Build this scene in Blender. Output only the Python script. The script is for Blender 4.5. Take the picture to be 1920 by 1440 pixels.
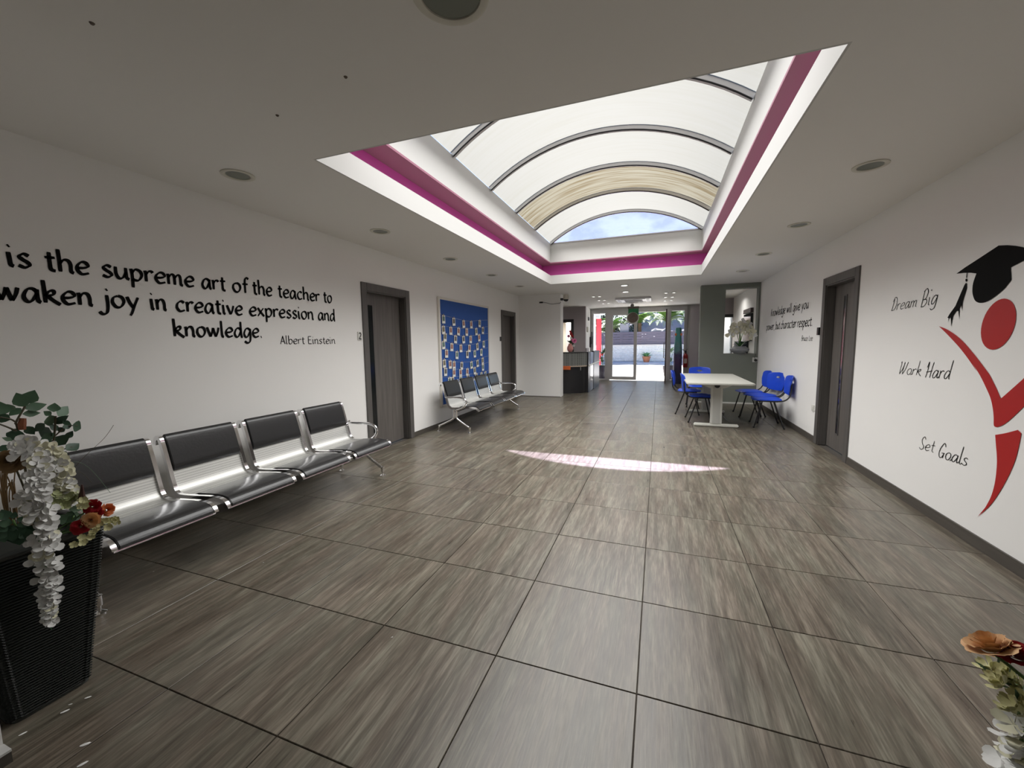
import bpy, bmesh, math, random
from mathutils import Vector, Matrix
random.seed(7)
C = bpy.context.scene
for o in list(bpy.data.objects): bpy.data.objects.remove(o, do_unlink=True)
COL = C.collection
R = math.radians
# ------------------------------------------------------------------ camera
H = 1.384; F = 752.6; YAW, PITCH, ROLL = -.3498, .1008, -.0133
cy, sy = math.cos(YAW), math.sin(YAW)
fw = Vector((sy*math.cos(PITCH), cy*math.cos(PITCH), -math.sin(PITCH)))
rt = Vector((cy, -sy, 0)); up = rt.cross(fw)
c_, s_ = math.cos(ROLL), math.sin(ROLL)
rt2 = rt*c_ + up*s_; up2 = up*c_ - rt*s_
cam_d = bpy.data.cameras.new('camera'); cam = bpy.data.objects.new('camera', cam_d); COL.objects.link(cam)
M = Matrix((rt2, up2, -fw)).transposed().to_4x4(); M.translation = Vector((0, 0, H)); cam.matrix_world = M
cam_d.sensor_width = 36; cam_d.lens = F/1920*36; cam_d.clip_start = .02; cam_d.clip_end = 300
C.camera = cam
# ------------------------------------------------------------------ light
C.view_settings.view_transform = 'Standard'; C.view_settings.look = 'None'
C.view_settings.gamma = 1; C.view_settings.use_curve_mapping = False
C.view_settings.exposure = 1.3
W = bpy.data.worlds.new('world'); C.world = W; W.use_nodes = True
wn = W.node_tree; wn.nodes.clear()
sk = wn.nodes.new('ShaderNodeTexSky'); sk.sky_type = 'NISHITA'; sk.sun_disc = False
sk.sun_elevation = R(44.6); sk.sun_rotation = R(-2.6); sk.dust_density = .4; sk.ozone_density = 2.5
bg = wn.nodes.new('ShaderNodeBackground'); bg.inputs[1].default_value = .115
wo = wn.nodes.new('ShaderNodeOutputWorld')
wn.links.new(sk.outputs[0], bg.inputs[0]); wn.links.new(bg.outputs[0], wo.inputs[0])
sd = bpy.data.lights.new('sun', 'SUN'); sd.energy = 10; sd.angle = R(.53); sd.color = (1, .96, .9)
so = bpy.data.objects.new('sun', sd); COL.objects.link(so)
so.rotation_euler = Vector((-.16, 3.47, 3.42)).to_track_quat('Z', 'Y').to_euler()
# added area lamp in the skylight well, brightens the room beyond what the sheets pass
ad = bpy.data.lights.new('skylight_fill', 'AREA'); ad.shape = 'RECTANGLE'; ad.size = 2.55; ad.size_y = 5.8
ad.energy = 90; ad.color = (1, .99, .975); ad.spread = R(142)
ao = bpy.data.objects.new('skylight_fill', ad); COL.objects.link(ao); ao.location = (-.715, 5.23, 3.37)

def lamp(x, y, z, e, s=.06, col=(1, .97, .93)):
    d = bpy.data.lights.new('lamp', 'AREA'); d.shape = 'DISK'; d.size = s; d.energy = e; d.color = col; d.spread = R(150)
    o = bpy.data.objects.new('lamp', d); COL.objects.link(o); o.location = (x, y, z); return o
# ------------------------------------------------------------------ pixel -> point on a real plane
def ray(u, v): return rt2*((u-960)/F) + up2*((720-v)/F) + fw
def pz(u, v, z): d = ray(u, v); return Vector((0, 0, H)) + d*((z-H)/d.z)
def px(u, v, x): d = ray(u, v); return Vector((0, 0, H)) + d*(x/d.x)
def py(u, v, y): d = ray(u, v); return Vector((0, 0, H)) + d*(y/d.y)

# ------------------------------------------------------------------ materials
MATS = {}
def mat(name, col, rough=.6, metal=0, spec=.5, **k):
    if name in MATS: return MATS[name]
    m = bpy.data.materials.new(name); m.use_nodes = True; b = m.node_tree.nodes['Principled BSDF']
    b.inputs['Base Color'].default_value = (*col, 1); b.inputs['Roughness'].default_value = rough
    b.inputs['Metallic'].default_value = metal; b.inputs['Specular IOR Level'].default_value = spec
    if k.get('coat'): b.inputs['Coat Weight'].default_value = k['coat']; b.inputs['Coat Roughness'].default_value = .1
    nz = k.get('noise')
    if nz:  # (scale, amount, stretch)
        nt = m.node_tree; tc = nt.nodes.new('ShaderNodeNewGeometry' if k.get('world') else 'ShaderNodeTexCoord')
        mp = nt.nodes.new('ShaderNodeMapping'); mp.inputs['Scale'].default_value = nz[2] if len(nz) > 2 else (1, 1, 1)
        n = nt.nodes.new('ShaderNodeTexNoise'); n.inputs['Scale'].default_value = nz[0]; n.inputs['Detail'].default_value = 5
        cr = nt.nodes.new('ShaderNodeMix'); cr.data_type = 'RGBA'
        a = nz[1]
        cr.inputs[6].default_value = (*[max(0, c*(1-a)) for c in col], 1); cr.inputs[7].default_value = (*[min(1, c*(1+a)) for c in col], 1)
        nt.links.new(tc.outputs['Position' if k.get('world') else 'Object'], mp.inputs[0]); nt.links.new(mp.outputs[0], n.inputs[0])
        nt.links.new(n.outputs[0], cr.inputs[0]); nt.links.new(cr.outputs[2], b.inputs['Base Color'])
        if k.get('bump'):
            bp = nt.nodes.new('ShaderNodeBump'); bp.inputs['Strength'].default_value = k['bump']; bp.inputs['Distance'].default_value = .01
            nt.links.new(n.outputs[0], bp.inputs['Height']); nt.links.new(bp.outputs[0], b.inputs['Normal'])
    if k.get('emit'): b.inputs['Emission Color'].default_value = (*k['ecol'], 1); b.inputs['Emission Strength'].default_value = k['emit']
    MATS[name] = m; return m
def floor_mat():
    m = bpy.data.materials.new('tile_glaze'); m.use_nodes = True; nt = m.node_tree; b = nt.nodes['Principled BSDF']
    g = nt.nodes.new('ShaderNodeNewGeometry'); oi = nt.nodes.new('ShaderNodeObjectInfo')
    ad_ = nt.nodes.new('ShaderNodeVectorMath'); ad_.operation = 'ADD'
    sc = nt.nodes.new('ShaderNodeVectorMath'); sc.operation = 'SCALE'; sc.inputs[3].default_value = 37
    cb = nt.nodes.new('ShaderNodeCombineXYZ'); nt.links.new(oi.outputs['Random'], cb.inputs[0]); nt.links.new(oi.outputs['Random'], cb.inputs[1]); nt.links.new(oi.outputs['Random'], cb.inputs[2])
    nt.links.new(cb.outputs[0], sc.inputs[0]); nt.links.new(g.outputs['Position'], ad_.inputs[0]); nt.links.new(sc.outputs[0], ad_.inputs[1])
    def noise(scale, det, s):
        mp = nt.nodes.new('ShaderNodeMapping'); mp.inputs['Scale'].default_value = s
        n = nt.nodes.new('ShaderNodeTexNoise'); n.inputs['Scale'].default_value = scale; n.inputs['Detail'].default_value = det
        nt.links.new(ad_.outputs[0], mp.inputs[0]); nt.links.new(mp.outputs[0], n.inputs[0]); return n
    n1 = noise(1, 7, (34, 2.6, 1)); n2 = noise(1, 6, (150, 10, 1)); n3 = noise(1, 3, (7, 1.6, 1)); n4 = noise(1, 3, (12, 1.5, 3))
    def math_(op, a, b_):
        x = nt.nodes.new('ShaderNodeMath'); x.operation = op
        for i, q in enumerate((a, b_)):
            if isinstance(q, (int, float)): x.inputs[i].default_value = q
            else: nt.links.new(q, x.inputs[i])
        return x.outputs[0]
    s = math_('ADD', math_('MULTIPLY', n1.outputs[0], .5), math_('ADD', math_('MULTIPLY', n2.outputs[0], .42), math_('MULTIPLY', n3.outputs[0], .22)))
    r = nt.nodes.new('ShaderNodeValToRGB'); e = r.color_ramp.elements
    e[0].position = .38; e[0].color = (.058, .048, .038, 1); e[1].position = .78; e[1].color = (.25, .228, .188, 1)
    k = e.new(.56); k.color = (.118, .103, .083, 1)
    nt.links.new(s, r.inputs[0])
    mx = nt.nodes.new('ShaderNodeMix'); mx.data_type = 'RGBA'; mx.blend_type = 'MULTIPLY'; mx.inputs[0].default_value = 1
    r2 = nt.nodes.new('ShaderNodeValToRGB'); f = r2.color_ramp.elements
    f[0].position = .38; f[0].color = (1, .94, .89, 1); f[1].position = .62; f[1].color = (.97, 1, .94, 1)
    nt.links.new(n4.outputs[0], r2.inputs[0]); nt.links.new(r.outputs[0], mx.inputs[6]); nt.links.new(r2.outputs[0], mx.inputs[7])
    hv = nt.nodes.new('ShaderNodeHueSaturation'); nt.links.new(mx.outputs[2], hv.inputs['Color'])
    nt.links.new(math_('ADD', math_('MULTIPLY', oi.outputs['Random'], .16), .92), hv.inputs['Value'])
    nt.links.new(hv.outputs[0], b.inputs['Base Color'])
    b.inputs['Roughness'].default_value = .34
    nt.links.new(math_('ADD', math_('MULTIPLY', n1.outputs[0], .2), .22), b.inputs['Roughness'])
    bp = nt.nodes.new('ShaderNodeBump'); bp.inputs['Strength'].default_value = .12; bp.inputs['Distance'].default_value = .002
    nt.links.new(n2.outputs[0], bp.inputs['Height']); nt.links.new(bp.outputs[0], b.inputs['Normal'])
    return m
def thin_mat(name, col, gloss=.08, extra=None, transl=0.0, noise=None):
    """clear sheet: transparent + a little gloss + optional milky translucency"""
    m = bpy.data.materials.new(name); m.use_nodes = True; nt = m.node_tree; nt.nodes.clear()
    o = nt.nodes.new('ShaderNodeOutputMaterial'); t = nt.nodes.new('ShaderNodeBsdfTransparent'); t.inputs[0].default_value = (*col, 1)
    g = nt.nodes.new('ShaderNodeBsdfGlossy'); g.inputs['Roughness'].default_value = .03
    tr = nt.nodes.new('ShaderNodeBsdfTranslucent'); tr.inputs[0].default_value = (*(extra or col), 1)
    m1 = nt.nodes.new('ShaderNodeMixShader'); m1.inputs[0].default_value = transl
    m2 = nt.nodes.new('ShaderNodeMixShader'); m2.inputs[0].default_value = gloss
    if noise:
        tc = nt.nodes.new('ShaderNodeTexCoord'); n = nt.nodes.new('ShaderNodeTexNoise'); n.inputs['Scale'].default_value = noise[0]; n.inputs['Detail'].default_value = 8
        mp = nt.nodes.new('ShaderNodeMapping'); mp.inputs['Scale'].default_value = noise[2]
        rr = nt.nodes.new('ShaderNodeMapRange'); rr.inputs[1].default_value = .35; rr.inputs[2].default_value = .65; rr.inputs[3].default_value = transl-noise[1]; rr.inputs[4].default_value = transl+noise[1]
        nt.links.new(tc.outputs['Object'], mp.inputs[0]); nt.links.new(mp.outputs[0], n.inputs[0]); nt.links.new(n.outputs[0], rr.inputs[0]); nt.links.new(rr.outputs[0], m1.inputs[0])
        cr = nt.nodes.new('ShaderNodeValToRGB'); cr.color_ramp.elements[0].position = .36; cr.color_ramp.elements[0].color = (*[c*.74 for c in col], 1); cr.color_ramp.elements[1].position = .6; cr.color_ramp.elements[1].color = (*col, 1); nt.links.new(n.outputs[0], cr.inputs[0]); nt.links.new(cr.outputs[0], t.inputs[0])
    nt.links.new(t.outputs[0], m1.inputs[1]); nt.links.new(tr.outputs[0], m1.inputs[2])
    nt.links.new(m1.outputs[0], m2.inputs[1]); nt.links.new(g.outputs[0], m2.inputs[2]); nt.links.new(m2.outputs[0], o.inputs[0])
    return m
def dome_mat(name, c0, c1, lo, hi):
    m = bpy.data.materials.new(name); m.use_nodes = True; nt = m.node_tree; nt.nodes.clear()
    o = nt.nodes.new('ShaderNodeOutputMaterial'); t = nt.nodes.new('ShaderNodeBsdfTranslucent'); d = nt.nodes.new('ShaderNodeBsdfDiffuse')
    tc = nt.nodes.new('ShaderNodeTexCoord'); mp = nt.nodes.new('ShaderNodeMapping'); mp.inputs['Scale'].default_value = (.8, 14, .8)
    n = nt.nodes.new('ShaderNodeTexNoise'); n.inputs['Scale'].default_value = 1.6; n.inputs['Detail'].default_value = 7
    r = nt.nodes.new('ShaderNodeValToRGB'); e = r.color_ramp.elements
    e[0].position = lo; e[0].color = (*c1, 1); e[1].position = hi; e[1].color = (*c0, 1)
    nt.links.new(tc.outputs['Object'], mp.inputs[0]); nt.links.new(mp.outputs[0], n.inputs[0]); nt.links.new(n.outputs[0], r.inputs[0]); nt.links.new(r.outputs[0], t.inputs[0])
    d.inputs[0].default_value = (.3, .29, .26, 1)
    mx = nt.nodes.new('ShaderNodeMixShader'); mx.inputs[0].default_value = .12
    nt.links.new(t.outputs[0], mx.inputs[1]); nt.links.new(d.outputs[0], mx.inputs[2]); nt.links.new(mx.outputs[0], o.inputs[0]); return m
def perf_mat():
    m = mat('perforated_steel', (.6, .6, .58), .45, .6); nt = m.node_tree; b = nt.nodes['Principled BSDF']
    tc = nt.nodes.new('ShaderNodeTexCoord'); v = nt.nodes.new('ShaderNodeTexVoronoi'); v.inputs['Scale'].default_value = 210; v.inputs['Randomness'].default_value = 0
    mr = nt.nodes.new('ShaderNodeMapRange'); mr.inputs[1].default_value = .28; mr.inputs[2].default_value = .36
    mx = nt.nodes.new('ShaderNodeMix'); mx.data_type = 'RGBA'; mx.inputs[6].default_value = (.18, .18, .18, 1); mx.inputs[7].default_value = (.72, .72, .69, 1)
    nt.links.new(tc.outputs['Object'], v.inputs[0]); nt.links.new(v.outputs[0], mr.inputs[0]); nt.links.new(mr.outputs[0], mx.inputs[0]); nt.links.new(mx.outputs[2], b.inputs['Base Color']); return m
WHITE = mat('wall_paint', (.86, .85, .83), .75, noise=(1.3, .03), world=1)
CEIL = mat('ceiling_paint', (.80, .785, .75), .8)
TRIMW = mat('trim_white', (.57, .568, .548), .6)
MAG = mat('magenta_paint', (.66, .10, .42), .6)
MAGD = mat('magenta_veiled', (.33, .13, .19), .6)  # magenta soffit: its duller look under glancing light is put into the colour
GREENGREY = mat('grey_green_paint', (.19, .205, .175), .7, noise=(2, .05), world=1)
PURPG = mat('grey_paint', (.37, .33, .345), .7)
FLOOR = floor_mat()
GROUT = mat('grout', (.07, .06, .05), .9)
SKIRT = mat('skirting_tile', (.075, .066, .056), .5, noise=(8, .35, (1, .3, 6)), world=1)
WOODD = mat('door_laminate', (.115, .104, .095), .5, noise=(2.2, .5, (14, 14, .8)), world=1)
WOODF = mat('door_frame_laminate', (.098, .091, .085), .5, noise=(2.4, .4, (16, 16, .8)), world=1)
BLACKG = mat('black_glass', (.008, .01, .011), .12)
CHROME = mat('chrome', (.86, .86, .87), .09, 1)
ALU = mat('aluminium', (.56, .55, .55), .42, .35)
DARKALU = mat('dark_metal', (.10, .08, .08), .4, .4)
VINYL = mat('black_vinyl', (.017, .017, .018), .34, coat=.15, noise=(60, .12), bump=.08)
PERF = perf_mat()
BLACK = mat('black_plastic', (.012, .012, .013), .4)
BLUEP = mat('blue_plastic', (.012, .07, .62), .38)
BLACKT = mat('black_steel_tube', (.012, .012, .013), .35)
TABLEM = mat('table_laminate', (.47, .465, .42), .45)
TABLEF = mat('table_frame', (.66, .66, .62), .45)
LETTER = mat('black_vinyl_lettering', (.005, .005, .005), .85, spec=.15)
REDL = mat('red_vinyl', (.42, .008, .008), .5)
BLUEB = mat('blue_board', (.018, .085, .34), .75, noise=(5, .08))
CARD = mat('card_paper', (.80, .80, .76), .7)
OUTW = mat('white_render', (.78, .76, .72), .8)
DOME1 = dome_mat('dome_sheet', (.176, .174, .163), (.168, .165, .150), .3, .6)
DOME2 = dome_mat('dome_sheet_stained', (.14, .13, .102), (.085, .068, .042), .36, .58)
LUNET = thin_mat('gable_sheet', (.66, .58, .80), .03, (.10, .11, .2), .12, noise=(2.6, .10, (1, 1, 1.6)))
GLASS = thin_mat('clear_glass', (.93, .94, .96), .06)
GLASS2 = thin_mat('door_glass', (.78, .80, .86), .07)
LEAFD = mat('leaf_dark', (.03, .075, .04), .5, noise=(14, .35))
LEAFM = mat('leaf_mid', (.075, .15, .085), .5, noise=(14, .3))
LEAFS = mat('leaf_sage', (.13, .21, .13), .6)
PETW = mat('petal_white', (.74, .74, .72), .6)
PETC = mat('petal_cream', (.74, .72, .54), .6)
PETR = mat('petal_red', (.40, .012, .02), .6)
PETO = mat('petal_orange', (.72, .21, .07), .6)
PETP = mat('petal_peach', (.82, .50, .25), .6)
PETK = mat('petal_pink', (.75, .22, .42), .6)
STEMM = mat('stem', (.07, .06, .03), .6)
STEMG = mat('stem_green', (.10, .20, .05), .6)
BRN = mat('dried_brown', (.20, .12, .05), .8)

# ------------------------------------------------------------------ mesh helpers
class MB:
    def __init__(s): s.v = []; s.f = []; s.m = []; s.mi = 0
    def add(s, vs, fs):
        o = len(s.v); s.v += [tuple(p) for p in vs]; s.f += [tuple(i+o for i in f) for f in fs]; s.m += [s.mi]*len(fs); return s
    def box(s, x0, x1, y0, y1, z0, z1):
        return s.add([(x0,y0,z0),(x1,y0,z0),(x1,y1,z0),(x0,y1,z0),(x0,y0,z1),(x1,y0,z1),(x1,y1,z1),(x0,y1,z1)],
                     [(3,2,1,0),(4,5,6,7),(0,1,5,4),(1,2,6,5),(2,3,7,6),(3,0,4,7)])
    def tube(s, pts, r, n=8, closed=False, cap=True, sx=1):
        pts = [Vector(p) for p in pts]; N = len(pts); rings = []
        ref = Vector((0, 0, 1)); prev = None
        for i, p in enumerate(pts):
            a = pts[(i-1) % N] if closed or i > 0 else p; b = pts[(i+1) % N] if closed or i < N-1 else p
            t = (b-a).normalized()
            if prev is None:
                u = t.cross(ref)
                if u.length < .1: u = t.cross(Vector((0, 1, 0)))
            else: u = prev - t*prev.dot(t)
            u.normalize(); prev = u; w = t.cross(u)
            rr = r[i] if isinstance(r, (list, tuple)) else r
            rings.append([p + u*math.cos(2*math.pi*k/n)*rr*sx + w*math.sin(2*math.pi*k/n)*rr for k in range(n)])
        vs = [q for g in rings for q in g]; fs = []
        for i in range(N if closed else N-1):
            j = (i+1) % N
            for k in range(n): fs.append((i*n+k, i*n+(k+1) % n, j*n+(k+1) % n, j*n+k))
        if cap and not closed: fs += [tuple(range(n))[::-1], tuple((N-1)*n+k for k in range(n))]
        return s.add(vs, fs)
    def lathe(s, prof, c=(0, 0, 0), n=20, ax='z'):
        vs = []
        for r, h in prof:
            for k in range(n):
                a = 2*math.pi*k/n; x, y = r*math.cos(a), r*math.sin(a)
                q = {'z': (x, y, h), 'y': (x, h, y), 'x': (h, x, y)}[ax]
                vs.append((c[0]+q[0], c[1]+q[1], c[2]+q[2]))
        fs = [(i*n+k, i*n+(k+1) % n, (i+1)*n+(k+1) % n, (i+1)*n+k) for i in range(len(prof)-1) for k in range(n)]
        fs += [tuple(range(n))[::-1], tuple((len(prof)-1)*n+k for k in range(n))]
        return s.add(vs, fs)
    def slab(s, prof, y0, y1, th, taper=0):
        """sweep an (x,z) polyline along y, thickness th to the left-hand side of travel"""
        P = [Vector((p[0], p[1])) for p in prof]; N = len(P); off = []
        for i in range(N):
            t = (P[min(i+1, N-1)]-P[max(i-1, 0)]).normalized(); nrm = Vector((-t.y, t.x)); k = th
            if taper and (i == 0 or i == N-1): k = th*taper
            off.append(P[i]+nrm*k)
        vs = [(p.x, y, p.y) for y in (y0, y1) for p in P] + [(p.x, y, p.y) for y in (y0, y1) for p in off]
        a, b, c, d = 0, N, 2*N, 3*N; fs = []
        for i in range(N-1):
            fs += [(a+i, a+i+1, b+i+1, b+i), (c+i+1, c+i, d+i, d+i+1), (a+i+1, a+i, c+i, c+i+1), (b+i, b+i+1, d+i+1, d+i)]
        fs += [(a, b, d, c), (b+N-1, a+N-1, c+N-1, d+N-1)]
        return s.add(vs, fs)
    def prism(s, poly, y0, y1):   # poly in (x,z)
        n = len(poly); vs = [(p[0], y, p[1]) for y in (y0, y1) for p in poly]
        return s.add(vs, [tuple(range(n)), tuple(range(2*n-1, n-1, -1))] + [(i, i+n, (i+1) % n+n, (i+1) % n) for i in range(n)])
    def build(s, name, mats, parent=None, smooth=False, bevel=0, loc=None, fix=True):
        me = bpy.data.meshes.new(name); me.from_pydata(s.v, [], s.f)
        mats = mats if isinstance(mats, (list, tuple)) else [mats]
        for m in mats: me.materials.append(m)
        if len(mats) > 1:
            for p, i in zip(me.polygons, s.m): p.material_index = i
        if fix:
            b = bmesh.new(); b.from_mesh(me); bmesh.ops.recalc_face_normals(b, faces=b.faces)
            if bevel: bmesh.ops.bevel(b, geom=b.edges, offset=bevel, segments=2, affect='EDGES', clamp_overlap=True)
            b.to_mesh(me); b.free()
        if smooth:
            for p in me.polygons: p.use_smooth = True
            try: me.set_sharp_from_angle(angle=R(40))
            except Exception: pass
        o = bpy.data.objects.new(name, me); COL.objects.link(o)
        if parent: o.parent = parent
        if loc: o.location = loc
        return o
def tag(o, label, cat, group=None, kind=None):
    o['label'] = label; o['category'] = cat
    if group: o['group'] = group
    if kind: o['kind'] = kind
    return o
def empty(name, loc=(0, 0, 0), rz=0):
    o = bpy.data.objects.new(name, None); COL.objects.link(o); o.location = loc; o.rotation_euler = (0, 0, rz); o.empty_display_size = .05; return o
def thing(name, label, cat, loc=(0, 0, 0), rz=0, group=None): return tag(empty(name, loc, rz), label, cat, group)
def struct(o): o['kind'] = 'structure'; return o
KIDS = {}
def kids(o):
    return [c for c in bpy.data.objects if c.parent == o]
def copy_tree(o, parent=None):
    c = o.copy(); COL.objects.link(c)
    if parent: c.parent = parent
    for ch in kids(o): copy_tree(ch, c)
    return c
def catmull(pts, k=6, closed=False):
    P = [Vector(p) for p in pts]; n = len(P); out = []
    if n == 2: return [P[0].lerp(P[1], i/3) for i in range(4)]
    for i in range(n if closed else n-1):
        if closed: a, b, c, d = P[(i-1) % n], P[i], P[(i+1) % n], P[(i+2) % n]
        else: a, b, c, d = P[max(i-1, 0)], P[i], P[i+1], P[min(i+2, n-1)]
        for j in range(k):
            t = j/k; out.append(.5*((2*b)+(c-a)*t+(2*a-5*b+4*c-d)*t*t+(3*b-a-3*c+d)*t**3))
    if not closed: out.append(P[-1])
    return out

# ================================================================== SHELL
XL, XR, ZC, YF = -3.44, 2.005, 2.6, 10.0
SX0, SX1, SY0, SY1 = -2.14, .71, 2.17, 8.29
def wall_x(name, x0, x1, y0, y1, holes, z1=ZC, m=WHITE):
    b = MB(); y = y0
    for (a, c, zb, zt) in sorted(holes):
        b.box(x0, x1, y, a, 0, z1); b.box(x0, x1, a, c, zt, z1)
        if zb > 0: b.box(x0, x1, a, c, 0, zb)
        y = c
    b.box(x0, x1, y, y1, 0, z1); return struct(b.build(name, m))
def wall_y(name, y0, y1, x0, x1, holes, z1=ZC, m=WHITE):
    b = MB(); x = x0
    for (a, c, zb, zt) in sorted(holes):
        b.box(x, a, y0, y1, 0, z1); b.box(a, c, y0, y1, zt, z1)
        if zb > 0: b.box(a, c, y0, y1, 0, zb)
        x = c
    b.box(x, x1, y0, y1, 0, z1); return struct(b.build(name, m))
D2 = (4.07, 5.08); D1 = (8.74, 9.72); DR = (5.37, 6.375)
def hole(d): return (d[0]+.09, d[1]-.09, 0, 2.065)
wall_x('wall_left', XL-.2, XL, -3, YF, [hole(D2), hole(D1)])
wall_x('wall_right', XR, XR+.2, -3, 13.2, [hole(DR)])
wall_y('wall_back', -3.2, -3, XL-.2, XR+.2, [])
wall_y('wall_near_left', .15, .565, XL, -2.07, [])
wall_y('wall_near_right', .0, .40, .95, XR, [])
wall_y('wall_far_left', YF, YF+.3, XL-.2, -2.33, [])
wall_y('wall_far_right', 9.9, 10.12, .86, XR, [(1.345, 1.972, 1.10, 2.50)], m=GREENGREY)
wall_x('wall_hall_right', 1.25, 1.35, 13.35, 14.9, [], m=PURPG)
wall_y('wall_entrance_right', 14.88, 14.9, .985, 1.25, [], m=mat('pier_paint', (.60, .565, .585), .7))
wall_y('wall_corridor_end', 13.2, 13.35, 1.25, XR+.2, [(1.37, 2.0, 0, 2.06)], m=PURPG)
wall_y('wall_reception_back', 13.8, 13.95, -5.2, -2.35, [(-3.75, -2.85, 0, 2.08)], m=PURPG)
wall_x('wall_reception_side', -2.47, -2.35, 13.95, 15.1, [])
wall_x('wall_reception_left', -5.35, -5.2, YF, 15.1, [])
wall_y('wall_front_left', YF+.1, YF+.3, -5.2, XL-.2, [])
wall_y('wall_entrance_pier', 14.9, 15.1, .90, 2.2, [], m=TRIMW)
wall_y('wall_entrance_header', 14.86, 15.1, -2.35, .90, [(-2.35, .90, 0, 2.565)], m=TRIMW)
# lit lobbies behind the far doors
wall_y('wall_lobby_left', 16.2, 16.3, -5.4, -2.6, [], m=mat('cream_wall', (.80, .72, .60), .8))
wall_y('wall_lobby_right', 15.0, 15.1, 1.1, 3.4, [], m=mat('cream_wall', (.80, .72, .60), .8))
# ceiling with the skylight opening
cb = MB(); X0, X1_, Y0, Y1_ = -5.4, 2.25, -3.2, 15.1
cb.box(X0, SX0-.012, Y0, Y1_, ZC, ZC+.06); cb.box(SX1+.012, X1_, Y0, Y1_, ZC, ZC+.06)
cb.box(SX0-.012, SX1+.012, Y0, SY0-.012, ZC, ZC+.06); cb.box(SX0-.012, SX1+.012, SY1+.012, Y1_, ZC, ZC+.06)
struct(cb.build('ceiling', CEIL))
def ring(e0, e1, z0, z1):
    b = MB(); a = (SX0-e0, SX1+e0, SY0-e0, SY1+e0); c = (SX0-e1, SX1+e1, SY0-e1, SY1+e1)
    vs = []
    for z in (z0, z1):
        for r in (a, c): vs += [(r[0], r[2], z), (r[1], r[2], z), (r[1], r[3], z), (r[0], r[3], z)]
    fs = []
    for i in range(4):
        j = (i+1) % 4
        fs += [(i, j, j+4, i+4), (i+8, i+12, j+12, j+8), (i, i+8, j+8, j), (i+4, j+4, j+12, i+12)]
    return b.add(vs, fs)
struct(ring(0, .012, 2.6, 2.777).build('trim_1', TRIMW))
struct(ring(.012, .26, 2.70, 2.765).build('trim_2', TRIMW))
struct(ring(.235, .30, 2.70, 3.03).build('trim_3', MAG))
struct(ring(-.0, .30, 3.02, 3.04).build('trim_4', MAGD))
struct(ring(0, .10, 3.04, 3.42).build('trim_5', TRIMW))
struct(ring(.10, .45, 3.04, 3.06).build('trim_6', OUTW))
# ---- barrel vault roof light
RISE = .47; HW = (SX1-SX0)/2; XC = (SX0+SX1)/2; RAD = (HW*HW+RISE*RISE)/(2*RISE); ZB = 3.42
A0 = math.asin(HW/RAD)
def arc(r, n=24, a0=None):
    a0 = a0 or A0
    return [(XC+r*math.sin(-a0+2*a0*i/n), ZB+RISE-RAD+r*math.cos(-a0+2*a0*i/n)) for i in range(n+1)]
sky = empty('window_1'); struct(sky)
RY = [2.17, 3.07, 4.09, 5.13, 6.14, 7.16, 8.29]
for i in range(6):
    b = MB(); y0, y1 = RY[i]+.02, RY[i+1]-.02; a = arc(RAD+.02); b.add([(x, y, z) for y in (y0, y1) for x, z in a], [(k, k+1, k+26, k+25) for k in range(24)])
    b.build('roof_panel', DOME2 if i == 4 else DOME1, sky, smooth=True, fix=False)
for i, y in enumerate(RY):
    b = MB(); w = .023
    o_, n_ = arc(RAD+.03), arc(RAD-.03)
    vs = [(x, yy, z) for yy in (y-w, y+w) for x, z in o_] + [(x, yy, z) for yy in (y-w, y+w) for x, z in n_]
    fs = []
    for k in range(24):
        fs += [(k, k+1, 26+k, 25+k), (50+k+1, 50+k, 75+k, 75+k+1), (k+1, k, 50+k, 51+k), (25+k, 26+k, 76+k, 75+k)]
    b.add(vs, fs)
    rb = b.build('roof_rib', ALU, sky, smooth=True)
    b = MB(); a = arc(RAD-.034)
    b.tube([(x, y-w-.004, z) for x, z in a], .008, 5); b.build('rib_gasket', BLACK, rb, smooth=True)
for y in (SY1, SY0):
    a = arc(RAD-.02); b = MB(); b.add([(x, y, z) for x, z in a], [tuple(range(25))]); b.build('gable_sheet', LUNET, sky, fix=False)
b = MB(); b.box(SX0+.01, SX1-.01, SY1-.012, SY1+.02, ZB-.012, ZB+.008); b.build('gable_sill', ALU, sky)

# ---- floor: slab, tiles (each one a part), skirting
fl = struct(MB().box(-5.4, 2.25, -3.2, 15.1, -.12, -.009).build('floor', GROUT))
OX, OY, T, G = -.051, .929, .6, .0020
tile_cache = {}
def tile(x0, x1, y0, y1, j):
    w, d = round(x1-x0, 4), round(y1-y0, 4); key = (w, d)
    if key not in tile_cache:
        b = MB(); e = .0016; zz = 0
        b.add([(G, G, -.008), (w-G, G, -.008), (w-G, d-G, -.008), (G, d-G, -.008), (G, G, -e), (w-G, G, -e), (w-G, d-G, -e), (G, d-G, -e), (G+e, G+e, 0), (w-G-e, G+e, 0), (w-G-e, d-G-e, 0), (G+e, d-G-e, 0)],
              [(8, 9, 10, 11)]+[(i, (i+1) % 4, (i+1) % 4+4, i+4) for i in range(4)]+[(i+4, (i+1) % 4+4, (i+1) % 4+8, i+8) for i in range(4)])
        me = bpy.data.meshes.new('floor_tile'); me.from_pydata(b.v, [], b.f); me.materials.append(FLOOR); tile_cache[key] = me
    o = bpy.data.objects.new('floor_tile', tile_cache[key]); COL.objects.link(o); o.parent = fl
    o.location = (x0, y0, random.uniform(-.0004, .0004))
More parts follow.
